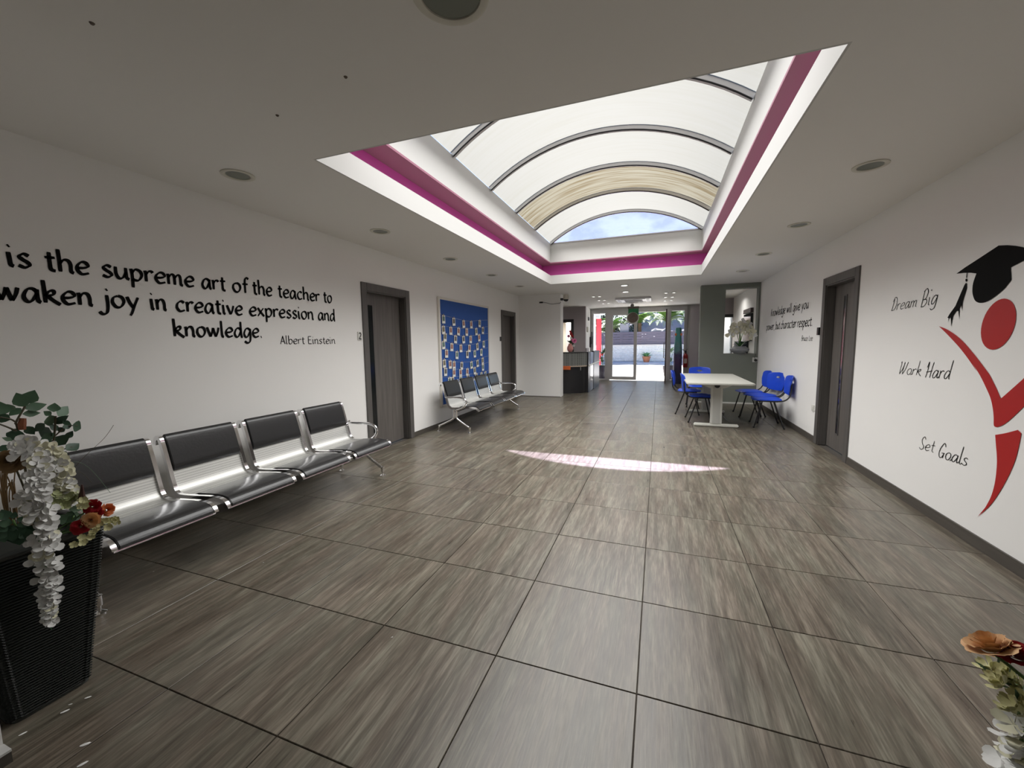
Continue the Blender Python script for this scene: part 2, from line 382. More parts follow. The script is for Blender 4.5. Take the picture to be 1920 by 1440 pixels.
for i in range(-6, 4):
    for j in range(-2, 24):
        x0, x1 = max(OX+T*i, XL), min(OX+T*(i+1), XR); y0, y1 = OY+T*j, min(OY+T*(j+1), 15.0)
        if y0 > 10: x0, x1 = max(x0, -5.2 if y0 < 10 else XL), min(x1, .9 if y0 >= 10 else x1)
        if x1-x0 > .03 and y1-y0 > .03: tile(x0, x1, y0, y1, j)
b = MB(); b.box(-5.2, XL, 10.3, 15, -.008, 0); b.box(XL, XR, -3, OY-1.2, -.008, 0); b.box(.9, XR, 10.13, 15, -.008, 0); b.box(-5.2, -2.6, 13.9, 16.2, -.008, -.001); b.box(1.1, 3, 13.3, 15, -.008, -.001)
struct(b.build('trim_floor_border', FLOOR))
def skirt_x(name, x, s, segs, h=.08):
    b = MB()
    for a, c in segs: b.box(min(x, x+s*.012), max(x, x+s*.012), a, c, 0, h)
    struct(b.build(name, SKIRT))
skirt_x('baseboard_left', XL, 1, [(.6, D2[0]-.0), (D2[1], D1[0]), (D1[1], YF)], .07)
skirt_x('baseboard_right', XR, -1, [(.4, DR[0]), (DR[1], 9.9)], .082)
b = MB(); b.box(-2.07, -2.02, .15, .566, 0, .04); struct(b.build('baseboard_near', SKIRT))
struct(MB().box(-2.0701, -2.018, .15, .5665, .04, .048).build('trim_near_lip', TRIMW))
b = MB(); b.box(.87, XR-.012, 9.885, 9.9, 0, .03); struct(b.build('baseboard_far_right', mat('white_pvc', (.7, .7, .66), .5)))
b = MB(); b.box(XL+.02, -2.33, 9.985, 10.0, 0, .012); struct(b.build('baseboard_far_left', SKIRT))

# ---- room doors in the side walls (each: leaf, casing, glass strip, handle)
def room_door(n, side, d, strip):
    x = XL if side < 0 else XR; s = -side; o = struct(empty('door_%d' % n))   # s points into the room
    y0, y1 = d; zt = 2.16; cw = .095
    def bx(b, a, c, ya, yb, za, zb): b.box(min(x+s*a, x+s*c), max(x+s*a, x+s*c), ya, yb, za, zb)
    b = MB(); bx(b, 0, .016, y0, y0+cw, 0, zt); bx(b, 0, .016, y1-cw, y1, 0, zt); bx(b, 0, .016, y0+cw, y1-cw, zt-cw, zt); b.build('casing', WOODF, o, bevel=.002)
    b = MB(); bx(b, -.14, .0, y0+.09, y0+.105, 0, 2.065); bx(b, -.14, .0, y1-.105, y1-.09, 0, 2.065); bx(b, -.14, 0, y0+.105, y1-.105, 2.05, 2.065)
    bx(b, -.14, -.09, y0+.105, y0+.12, 0, 2.05); bx(b, -.14, -.09, y1-.12, y1-.105, 0, 2.05); b.build('jamb', WOODF, o)
    b = MB(); bx(b, -.13, -.09, y0+.107, y1-.107, .006, 2.048); lf = b.build('door_leaf', WOODD, o, bevel=.002)
    b = MB(); bx(b, -.091, -.086, strip[0], strip[1], .22, 1.90); b.build('glass_strip', BLACKG, lf)
    b = MB(); bx(b, -.09, -.082, strip[0]-.012, strip[0], .208, 1.912); bx(b, -.09, -.082, strip[1], strip[1]+.012, .208, 1.912); bx(b, -.09, -.082, strip[0], strip[1], 1.90, 1.912); bx(b, -.09, -.082, strip[0], strip[1], .208, .22); b.build('strip_bead', WOODF, lf)
    return o
room_door(1, -1, D2, (4.27, 4.37)); room_door(2, -1, D1, (8.93, 9.0)); room_door(3, 1, DR, (5.92, 5.98))
# black framed doorways far behind
def portal(n, x0, x1, y, zt, w=.09):
    o = struct(empty('door_%d' % n)); b = MB(); b.box(x0-w, x0, y-.015, y+.16, 0, zt+w); b.box(x1, x1+w, y-.015, y+.16, 0, zt+w); b.box(x0, x1, y-.015, y+.16, zt, zt+w); b.build('door_frame', mat('black_frame', (.018, .016, .016), .5), o)
    return o
p4 = portal(4, -3.75, -2.85, 13.8, 2.08, .10); p5 = portal(5, 1.37, 1.999, 13.2, 2.06, .08)
bb = MB(); bb.box(1.39, 1.43, 13.4, 14.1, .01, 2.04); bb.build('door_leaf', mat('tan_door', (.33, .22, .15), .5), p5)

# ================================================================== ENTRANCE GLAZING
ent = struct(empty('window_2'))
YE = 14.9
def fr(name, x0, x1, z0, z1, m=ALU, y0=YE, y1=YE+.08, par=ent): return MB().box(x0, x1, y0, y1, z0, z1).build(name, m, par, bevel=.003)
fr('jamb', -2.34, -2.27, 0, 2.56); fr('jamb', .83, .90, 0, 2.56); fr('head_rail', -2.27, .83, 2.46, 2.56); fr('head_rail', -2.27, .83, 2.41, 2.455, y0=YE-.03)
fr('mullion', -1.80, -1.66, 0, 2.46); fr('mullion', .235, .36, 0, 2.46); fr('sill', -2.27, -1.8, 0, .05); fr('sill', .36, .83, 0, .05)
for x0, x1 in ((-2.27, -1.8), (.36, .83)):
    fr('bead', x0, x0+.025, .05, 2.46); fr('bead', x1-.025, x1, .05, 2.46); MB().add([(x0, YE+.04, .05), (x1, YE+.04, .05), (x1, YE+.04, 2.46), (x0, YE+.04, 2.46)], [(0, 1, 2, 3)]).build('pane', GLASS2, ent, fix=False)
MB().box(.80, .845, YE-.01, YE+.0, .3, 2.5).build('blind_cord_cover', TRIMW, ent)
sl = struct(empty('door_6'))
for a in ((-1.655, -1.545, .03, 2.41), (-.825, -.72, .03, 2.41), (-1.545, -.825, 2.32, 2.41), (-1.545, -.825, .03, .15)): fr('door_stile' if a[3]-a[2] > 1 else 'door_rail', *a, y0=YE-.07, y1=YE-.02, par=sl)
MB().add([(-1.545, YE-.045, .15), (-.825, YE-.045, .15), (-.825, YE-.045, 2.32), (-1.545, YE-.045, 2.32)], [(0, 1, 2, 3)]).build('pane', GLASS2, sl, fix=False)
# inward opened leaf seen nearly edge on
ol = struct(empty('door_7', (.24, YE-.04, 0), R(-91.2)))
MB().box(0, .09, -.02, .02, .02, 2.42).build('door_stile', ALU, ol); MB().box(.80, .88, -.022, .022, .02, 2.42).build('door_stile', DARKALU, ol)
MB().box(.09, .80, -.02, .02, .02, .14).build('door_rail', ALU, ol); MB().box(.09, .80, -.02, .02, 2.33, 2.42).build('door_rail', ALU, ol)
MB().add([(.09, 0, .14), (.80, 0, .14), (.80, 0, 2.33), (.09, 0, 2.33)], [(0, 1, 2, 3)]).build('pane', GLASS2, ol, fix=False)
MB().tube([(.84, -.022, .85), (.84, -.06, .85), (.84, -.06, 1.35), (.84, -.022, 1.35)], .012, 8).build('pull_handle', DARKALU, ol, smooth=True)
# ================================================================== OUTSIDE
PAVE = mat('sunlit_paving', (.74, .72, .69), .8, noise=(3, .06), world=1)
KERB = mat('kerb_in_shade', (.46, .49, .58), .85, noise=(4, .1), world=1)  # kerb strip before the wall, bluish skylit shade mixed into its colour
STONEW = mat('rubble_stone', (.84, .82, .80), .9, noise=(9, .22), world=1, bump=.4)
ROCK = mat('grey_rock', (.33, .32, .37), .9, noise=(1.6, .3), world=1, bump=.6)
PLANK = mat('fence_plank', (.17, .145, .185), .7, noise=(3, .2, (.5, 1, 8)), world=1)
POSTM = mat('fence_post_concrete', (.42, .40, .43), .85)
REDW = mat('red_render', (.72, .045, .07), .7)
g = struct(MB().box(-14, 12, 15.1, 25.8, -.15, -.022).build('ground_terrace', GROUT))
for i in range(-5, 5):
    for j in range(0, 11):
        b = MB().box(i*1.0-.4+.006, i*1.0+.594, 15.1+j*.97+.006, 15.1+(j+1)*.97-.006, -.024, -.006); b.build('paving_slab', PAVE, g)
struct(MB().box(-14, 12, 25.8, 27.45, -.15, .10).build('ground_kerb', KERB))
struct(MB().box(-14, 12, 27.91, 60, -.2, .9).build('ground_bed', mat('soil', (.14, .11, .08), .9)))
# low rubble wall: stones as parts where visible
sw = struct(MB().box(-9, 7, 27.5, 27.9, 0, 1.16).build('wall_terrace', mat('mortar', (.84, .82, .79), .9)))
random.seed(3)
SMESH = []
for k in range(8):
    b = MB(); n = 8; w, h = random.uniform(.24, .34), random.uniform(.14, .19); ring_ = [(w/2*math.cos(2*math.pi*q/n)*random.uniform(.85, 1.15), h/2*math.sin(2*math.pi*q/n)*random.uniform(.85, 1.15)) for q in range(n)]
    b.add([(x, 0, z) for x, z in ring_]+[(x*.75, -.035, z*.75) for x, z in ring_], [(q, (q+1) % n, n+(q+1) % n, n+q) for q in range(n)]+[tuple(range(n, 2*n))])
    me = bpy.data.meshes.new('stone'); me.from_pydata(b.v, [], b.f); me.materials.append(STONEW); SMESH.append(me)
for r in range(6):
    for c in range(24):
        o = bpy.data.objects.new('stone', random.choice(SMESH)); COL.objects.link(o); o.parent = sw
        o.location = (-4.0+c*.33+(r % 2)*.16+random.uniform(-.02, .02), 27.5, .17+r*.175); o.rotation_euler = (0, random.uniform(-.15, .15), 0)
MB().box(-9, 7, 27.44, 27.94, 1.14, 1.20).build('coping', mat('coping_stone', (.7, .64, .62), .9), sw)
fe = thing('slat_fence', 'purple-grey horizontal board fence standing on the pale rubble wall outside', 'fence', (0, 27.7, 1.205))
for k in range(5):
    for x0, x1 in ((-9, -5.2), (-5.1, -2.3), (-2.2, -.95), (-.85, .85), (.95, 3.2), (3.3, 7)): MB().box(x0, x1, -.02, .02, .012+k*.165, .012+k*.165+.15).build('fence_board', PLANK, fe, bevel=.006)
for x in (-5.15, -2.25, -.9, .9, 3.25): MB().box(x-.05, x+.05, -.04, .05, 0, .85).build('fence_post', PLANK, fe)
pc = tag(MB().box(-2.45, -1.9, 27.96, 28.3, .9, 2.6).build('concrete_pillar', POSTM), 'pale grey concrete gate pillar interrupting the board fence outside', 'pillar')
# rocky slope and trees beyond
def blob(name, c, s, m, n=3, seed=0, amp=.25, parent=None):
    bm = bmesh.new(); bmesh.ops.create_icosphere(bm, subdivisions=n, radius=1); rr = random.Random(seed); ph = [rr.uniform(0, 6) for _ in range(6)]
    for v in bm.verts:
        p = v.co; k = 1+amp*(math.sin(5*p.x+ph[0])*math.sin(4*p.y+ph[1])+.6*math.sin(9*p.z+ph[2])*math.sin(8*p.x+ph[3])+rr.uniform(-.3, .3)*.6)
        v.co = Vector((p.x*s[0]*k, p.y*s[1]*k, p.z*s[2]*k))
    me = bpy.data.meshes.new(name); bm.to_mesh(me); bm.free(); me.materials.append(m)
    o = bpy.data.objects.new(name, me); COL.objects.link(o); o.location = c
    if parent: o.parent = parent
    return o
struct(blob('ground_rocky_slope', (1.5, 40, -.5), (9, 7, 5.2), ROCK, 4, 5, .12))
rs = [(-1.0, 31, 1.3, .8), (.3, 31.5, 1.5, 1.0), (1.4, 31, 1.3, .8), (-.3, 30.6, 1.1, .7), (.9, 30.4, 1.2, .6), (2.3, 31.3, 1.6, 1.0)]
BL = ['leftmost lavender-grey boulder above the fence, beside the middle palm', 'large pale boulder above the fence left of the brown palm trunk', 'boulder above the fence just right of the brown palm trunk', 'low front boulder above the fence, left of the palm trunk', 'lowest small boulder touching the fence top between the palms', 'rightmost big boulder above the fence, seen through the right glass panel']
for i, (x, y, z, s) in enumerate(rs): tag(blob('boulder', (x, y, z), (s, s*.8, s*.8), ROCK, 3, 20+i, .22), BL[i], 'boulder', 'boulders above the fence')
FOL = [mat('tree_foliage_dark', (.035, .06, .03), .7), mat('tree_foliage_light', (.14, .20, .05), .7)]
def leafy(name, c, s, m, n, ls, seed, parent=None):
    rr = random.Random(seed); b = MB()
    for _ in range(n):
        d = Vector((rr.gauss(0, 1), rr.gauss(0, 1), rr.gauss(0, 1))).normalized()*rr.uniform(.6, 1)**.5; p = Vector((d.x*s[0], d.y*s[1], d.z*s[2]))
        u = Vector((rr.uniform(-1, 1), rr.uniform(-1, 1), rr.uniform(-1, 1))).normalized(); w = u.cross(Vector((rr.uniform(-1, 1), rr.uniform(-1, 1), .3))).normalized()
        l = ls*rr.uniform(.6, 1.3); b.add([p-u*l, p-w*l*.45, p+u*l, p+w*l*.45], [(0, 1, 2, 3)])
    o = b.build(name, m, parent, fix=False); o.location = c; o['kind'] = 'stuff'; return o
for i, (x, y, z, s, mi, lab) in enumerate([(-4.6, 32, 2.2, 1.7, 0, 'dark shrubby tree beyond the fence behind the leftmost glass panel'), (-2.9, 33, 2.7, 1.7, 0, 'dark green tree behind the concrete pillar outside'), (-4.9, 29.5, 3.3, .9, 1, 'sunlit yellow-green tree crown beside the red pillar'),
                                     (.1, 37, 5.2, 1.5, 1, 'yellow-green treetop peeping over the boulders between the palms'), (2.6, 38, 5.2, 1.9, 0, 'dark treetop on the slope behind the right glass panel'), (-1.8, 36, 4.9, 1.3, 0, 'dark treetop behind the middle palm outside')]):
    t = thing('tree', lab, 'tree', (x, y, .9)); leafy('foliage', (0, 0, z-.9), (s, s, s*.75), FOL[mi], 1500, .12, 40+i, t)
    MB().tube([(0, 0, -.4), (.05, 0, z-.9)], [.12, .07], 7).build('trunk', BRN, t)
def frond_mesh(L, m, seed, thin=1.0):
    rr = random.Random(seed); b = MB(); N = 14; P = []
    for i in range(N+1):
        t = i/N; P.append(Vector((L*(.95*t-.15*t*t), 0, L*(.85*t-.80*t*t))))
    b.tube(P, [.012*(1-.8*i/N)+.003 for i in range(N+1)], 4)
    for i in range(1, N+1):
        for k in (0, .5):
            t = (i-k)/N; p = P[i].lerp(P[i-1], k); l = L*.26*math.sin(math.pi*min(1, t*.85+.12))*thin+.04
            for sgn in (-1, 1):
                d = Vector((.55, sgn*.8, -.12+.35*(1-t))).normalized(); q = p+d*l; w = Vector((.03, 0, .006))
                b.add([p-w, p+w, q], [(0, 1, 2)])
    me = bpy.data.meshes.new('frond'); me.from_pydata(b.v, [], b.f); me.materials.append(m); return me
PALM = [mat('palm_leaf', (.15, .29, .06), .55), mat('palm_leaf_light', (.30, .44, .14), .55)]
fm = [frond_mesh(1.4, PALM[k % 2], k) for k in range(3)]
def palm(name, lab, loc, h, n, sc=1, seed=0, cat='palm'):
    t = thing(name, lab, cat, loc, 0, None); rr = random.Random(seed)
    MB().tube([(0, 0, 0), (.02, 0, h*.5), (0, 0, h)], [.13*sc, .11*sc, .12*sc], 10).build('trunk', mat('palm_trunk', (.20, .12, .07), .9, noise=(12, .4), bump=.6), t, smooth=True)
    for i in range(n):
        o = bpy.data.objects.new('frond', rr.choice(fm)); COL.objects.link(o); o.parent = t; o.location = (0, 0, h); s = sc*rr.uniform(.8, 1.1); o.scale = (s, s, s)
        o.rotation_euler = (rr.uniform(-.15, .15), rr.uniform(-.65, .25), 2*math.pi*i/n+rr.uniform(-.2, .2))
palm('palm', 'palm with arching fronds beside the door edge in the middle of the entrance view', (-1.25, 29.2, .9), 1.75, 30, 1.0, 1)
palm('palm', 'palm with a stout brown trunk seen through the open half of the entrance', (.55, 29.2, .9), 1.75, 32, 1.15, 2)
palm('palm', 'pale drooping palm left of the concrete pillar behind the glass door', (-3.0, 28.6, .9), 1.35, 26, .95, 3)
palm('palm', 'small spiky palm behind the leftmost glass panel by the red pillar', (-4.1, 28.8, .9), 1.0, 24, .75, 4)
palm('palm', 'palm partly hidden behind the right glass panel of the entrance', (2.2, 30.2, .9), 1.9, 24, 1.0, 5)
# canopy over the entrance, side wall, red pillar
struct(MB().box(-5.5, 3.5, 15.1, 17.8, 2.62, 2.85).build('ceiling_canopy', OUTW))
struct(MB().box(-3.3, -2.78, 15.1, 19.2, -.02, 2.62).build('wall_outer_left', OUTW))
tag(MB().box(-2.81, -2.61, 19.62, 19.9, -.02, 2.5).build('red_pillar', REDW, bevel=.01), 'bright red painted pillar outside the left glass panel of the entrance', 'pillar')
struct(MB().box(-6, -2.6, 19.25, 19.55, 2.5, 2.7).build('trim_canopy_beam', OUTW))
# terracotta potted plant on the kerb
def spray_leaves(par, n, L, w, m, seed, up_=.6, z0=0, curl=.5, nm='leaf'):
    rr = random.Random(seed)
    for i in range(n):
        a = 2*math.pi*i/n*2.4+rr.uniform(-.3, .3); e = rr.uniform(up_-.35, up_+.35); l = L*rr.uniform(.7, 1.1); b = MB(); P = []
        for k in range(6):
            t = k/5; r_ = l*t*math.cos(e)*(1+.2*t); z = l*t*math.sin(e)-curl*l*t*t*.6; ww = w*math.sin(math.pi*min(.97, t*.9+.08))
            P += [(r_*math.cos(a)-ww*math.sin(a), r_*math.sin(a)+ww*math.cos(a), z0+z), (r_*math.cos(a), r_*math.sin(a), z0+z-ww*.3), (r_*math.cos(a)+ww*math.sin(a), r_*math.sin(a)-ww*math.cos(a), z0+z)]
        b.add(P, [(3*k+q, 3*k+q+1, 3*k+q+4, 3*k+q+3) for k in range(5) for q in (0, 1)]); b.build(nm, m, par, smooth=True, fix=False)
t = thing('potted_plant', 'green potted plant in a terracotta pot in front of the rubble wall outside', 'potted plant', (-.70, 26.6, .10))
MB().lathe([(.16, 0), (.24, .30), (.26, .30), (.26, .36), (.22, .36), (.2, .3)], n=18).build('pot', mat('terracotta', (.42, .17, .09), .8), t, smooth=True)
MB().lathe([(.2, .28), (.2, .31)], n=14).build('soil', mat('soil', (.05, .04, .03), .9), t)
spray_leaves(t, 26, .62, .045, mat('succulent_green', (.13, .30, .11), .5), 8, .95, .3, .5)
# big dark pot with tropical plant just outside the left pane
def door_pot(loc, lab, seed, flowers):
    t = thing('potted_plant', lab, 'potted plant', loc)
    MB().lathe([(.13, 0), (.19, .12), (.235, .38), (.24, .50), (.21, .50), (.2, .42)], n=22).build('pot', mat('dark_pot', (.035, .03, .045), .5), t, smooth=True)
    MB().lathe([(.2, .40), (.2, .43)], n=14).build('soil', mat('soil', (.05, .04, .03), .9), t)
    for k in range(4): MB().tube([(.05*math.cos(k*1.6), .05*math.sin(k*1.6), .42), (.08*math.cos(k*1.6), .08*math.sin(k*1.6), .95+.12*k)], .01, 5).build('stalk', STEMG, t)
    spray_leaves(t, 10, .50, .05, mat('plant_green', (.06, .16, .05), .45), seed, .75, .95, .7)
    spray_leaves(t, 7, .42, .045, LEAFD, seed+1, 1.1, .6, .5)
    if flowers:
        spray_leaves(t, 6, .34, .05, mat('red_bract', (.62, .05, .04), .5), seed+2, .5, .95, .9, 'red_leaf'); spray_leaves(t, 5, .3, .06, PETW, seed+3, .3, .78, .6, 'white_flower')
    return t
door_pot((-2.02, 15.75, -.006), 'dark round pot with red and white flowering tropical plant by the left glass panel', 11, True)
door_pot((.40, 15.9, -.006), 'leafy green plant in a dark pot behind the right glass panel of the entrance', 15, False)

# ================================================================== BENCHES
def bench(lab, loc):
    t = thing('waiting_bench', lab, 'bench', loc)
    prof = [(-.012, .720), (-.004, .752), (.014, .768), (.034, .762), (.046, .735), (.070, .655), (.095, .565), (.118, .480), (.136, .425), (.165, .390), (.215, .376), (.34, .384), (.50, .398), (.60, .396), (.640, .378), (.655, .352)]
    pc = [Vector((p[0], p[1])) for p in prof]; sm = [tuple(v) for v in catmull(pc, 3)]
    back = [p for p in sm if p[1] > .52 and p[0] < .13 and p[0] > .02]; seat_ = [p for p in sm if p[0] > .285]
    first = None
    for i in range(4):
        y0 = .02+i*.583; y1 = y0+.505
        if first is None:
            s = MB().slab(sm, 0, .505, -.004).build('seat', PERF, t, smooth=True)
            MB().slab(back, .018, .487, .028, .35).build('back_pad', VINYL, s, smooth=True, bevel=.004)
            MB().slab(seat_, .018, .487, .022, .35).build('seat_pad', VINYL, s, smooth=True, bevel=.004)
            for a in (-.012, .493):
                up_ = [(p[0]-.0, p[1]) for p in sm]; b = MB().slab(up_, a, a+.024, .016); b.slab(up_, a, a+.024, -.014); b.build('side_rail', CHROME, s, smooth=True)
            MB().tube([(.652, .0, .348), (.652, .505, .348)], .006, 6).build('front_trim', CHROME, s, smooth=True)
            first = s; s.location = (0, y0, 0)
        else:
            c = copy_tree(first, t); c.location = (0, y0, 0)
    L = 2.32
    MB().box(.235, .285, -.0, L, .318, .355).build('beam', BLACK, t, bevel=.004)
    for y in (.0, L):
        b = MB(); b.tube([(.245, y, .36), (.245, y, .25)], .017, 10); b.tube([(.285, y, .36), (.285, y, .25)], .017, 10)
        pf = catmull([(.285, y, .26), (.292, y, .225), (.335, y, .19), (.42, y, .135), (.505, y, .085)], 4); b.tube(pf, .016, 10)
        pr_ = catmull([(.245, y, .26), (.238, y, .225), (.20, y, .195), (.09, y, .14), (-.03, y, .085)], 4); b.tube(pr_, .016, 10)
        b.tube([(.23, y, .235), (.30, y, .235)], .013, 8)
        lg = b.build('leg_frame', CHROME, t, smooth=True)
        for x in (.512, -.037): MB().lathe([(.03, 0), (.03, .006), (.018, .014), (.010, .018), (.010, .04), (.018, .045), (.018, .098), (.012, .10)], (x, y, 0), 14).build('foot', CHROME, lg, smooth=True)
        arm = catmull([(.095, y, .565), (.12, y, .553), (.19, y, .552), (.30, y, .556), (.38, y, .552), (.440, y, .528), (.462, y, .480), (.440, y, .430), (.39, y, .390), (.32, y, .358), (.27, y, .345)], 5)
        MB().tube(arm, .0145, 10).build('armrest', CHROME, t, smooth=True)
    return t
bench('four-seat black padded chrome bench by the near left wall beside the wicker planter', (-3.245, 1.115, 0))
bench('four-seat black padded chrome bench standing in front of the blue photo board', (-3.245, 5.545, 0))

# ================================================================== TABLE + BLUE CHAIRS
t = thing('work_table', 'white rectangular table with T-shaped panel legs among blue chairs', 'table', (.895, 7.75, 0))
def rr_poly(w, d, r, n=5):
    out = []
    for sx, sy_, a0 in ((1, 1, 0), (-1, 1, 90), (-1, -1, 180), (1, -1, 270)):
        for k in range(n+1):
            a = R(a0+90*k/n); out.append((sx*(w/2-r)+r*math.cos(a), sy_*(d/2-r)+r*math.sin(a)))
    return out
b = MB(); P = rr_poly(.94, 2.03, .06); n = len(P); b.add([(x, y, .712) for x, y in P]+[(x, y, .74) for x, y in P], [tuple(range(n)), tuple(range(2*n-1, n-1, -1))]+[(i, (i+1) % n, (i+1) % n+n, i+n) for i in range(n)])
b.build('tabletop', TABLEM, t, bevel=.006)
for y, s in ((-.62, -1), (.78, 1)):
    b = MB(); b.box(-.085, .085, y-.03, y+.03, .05, .70); lg = b.build('leg', TABLEF, t, bevel=.008)
    MB().box(-.055, .055, y-.036, y+.036, .055, .64).build('cable_cover', mat('cover_panel', (.52, .52, .49), .5), lg)
    MB().prism([(-.27, .711), (-.27, .698), (-.10, .625), (.10, .625), (.27, .698), (.27, .711)], y-.02, y+.02).build('top_bracket', TABLEF, lg)
    MB().box(-.325, .325, y-.035, y+.035, 0.004, .05).build('foot_bar', mat('foot_white', (.76, .76, .70), .45), lg, bevel=.012)
    MB().lathe([(.035, y-.052), (.04, y-.045), (.04, y-.03)], (0, 0, .672), 18, 'y').build('cable_port', BLACK, lg, smooth=True)
MB().box(-.02, .02, -.6, .76, .64, .70).build('cross_beam', DARKALU, t)
def back_panel():
    n = 40; outer = []; inner = []
    for k in range(n):
        a = 2*math.pi*k/n; c, s = math.cos(a), math.sin(a); e = 2/8.
        x = .215*math.copysign(abs(c)**e, c); z = .14*math.copysign(abs(s)**e, s)
        if z < 0: x *= 1-.16*(-z/.14)**1.5; z -= .012*(1-(x/.215)**2)
        else: z += .02*(1-(x/.215)**2)
        outer.append((x, z)); inner.append((.052*c, .075+.017*s))
    rings = [[(o[0]+(i[0]-o[0])*f, o[1]+(i[1]-o[1])*f) for o, i in zip(outer, inner)] for f in (0, .04, .3, .6, .85, 1)]
    vs = []; fs = []
    for sd_ in (0, 1):
        for ri, r_ in enumerate(rings):
            for x, z in r_:
                th = (.006 if 0 < ri < 5 else .003)*(1 if sd_ else -1); d = -.30+1.0*x*x-.13*z - .03*abs(z); vs.append((d+th, x, .665+z))
    m = n*6
    for sd_ in (0, 1):
        for r_ in range(5):
            for k in range(n): q = (sd_*m+r_*n+k, sd_*m+r_*n+(k+1) % n, sd_*m+(r_+1)*n+(k+1) % n, sd_*m+(r_+1)*n+k); fs.append(q if sd_ else q[::-1])
    for r_ in (0, 5):
        for k in range(n): fs.append((r_*n+k, r_*n+(k+1) % n, m+r_*n+(k+1) % n, m+r_*n+k))
    return MB().add(vs, fs)
def chair(lab, loc, rz):
    t = thing('blue_chair', lab, 'chair', loc, rz)
    b = MB(); n = 28; rings = []
    for f, z in ((.0, .432), (1, .432), (1.0, .446), (.93, .456), (.6, .450), (.0, .446)):
        for k in range(n):
            a = 2*math.pi*k/n; c, s = math.cos(a), math.sin(a); e = 2/4.5
            rings.append((.02+.205*f*math.copysign(abs(c)**e, c), .215*f*math.copysign(abs(s)**e, s)*(1-.04*c), z-(.012*(c > .4)*f*f if z > .44 else 0)))
    b.add(rings, [(r_*n+k, r_*n+(k+1) % n, (r_+1)*n+(k+1) % n, (r_+1)*n+k) for r_ in range(5) for k in range(n)]); b.build('seat', BLUEP, t, smooth=True)
    back_panel().build('backrest', BLUEP, t, smooth=True)
    b = MB()
    for s in (-1, 1):
        b.tube(catmull([(.16, s*.205, .425), (.0, s*.215, .425), (-.14, s*.215, .43), (-.215, s*.21, .455), (-.262, s*.205, .515), (-.278, s*.19, .59), (-.283, s*.175, .70)], 4), .0105, 8)
    for x in (.1, -.1): b.tube([(x, -.215, .422), (x, .215, .422)], .009, 7)
    b.build('back_frame', BLACKT, t, smooth=True)
    for s in (-1, 1):
        for x0, x1 in ((.10, .20), (-.06, -.20)): MB().tube([(x0, s*.215, .422), (x1, s*.25, .012)], .0105, 8).build('leg', BLACKT, t, smooth=True)
        for x1 in (.203, -.203): MB().lathe([(.014, 0), (.014, .025)], (x1, s*.252, 0), 8).build('foot_cap', BLACK, t)
    return t
chair('blue plastic chair backed against the right wall, nearest the dark door', (1.67, 7.44, 0), R(176))
chair('blue plastic chair turned slightly to the camera, middle of the three by the right wall', (1.68, 7.97, 0), R(203))
chair('blue plastic chair farthest along the right wall, behind the turned one', (1.62, 8.52, 0), R(184))
chair('blue plastic chair on the left side of the table, nearer the camera', (.70, 7.62, 0), R(2))
chair('blue plastic chair on the left side of the table, farther from the camera', (.56, 8.40, 0), R(-6))
chair('blue plastic chair at the far end of the table facing the camera', (.84, 9.28, 0), R(-92))

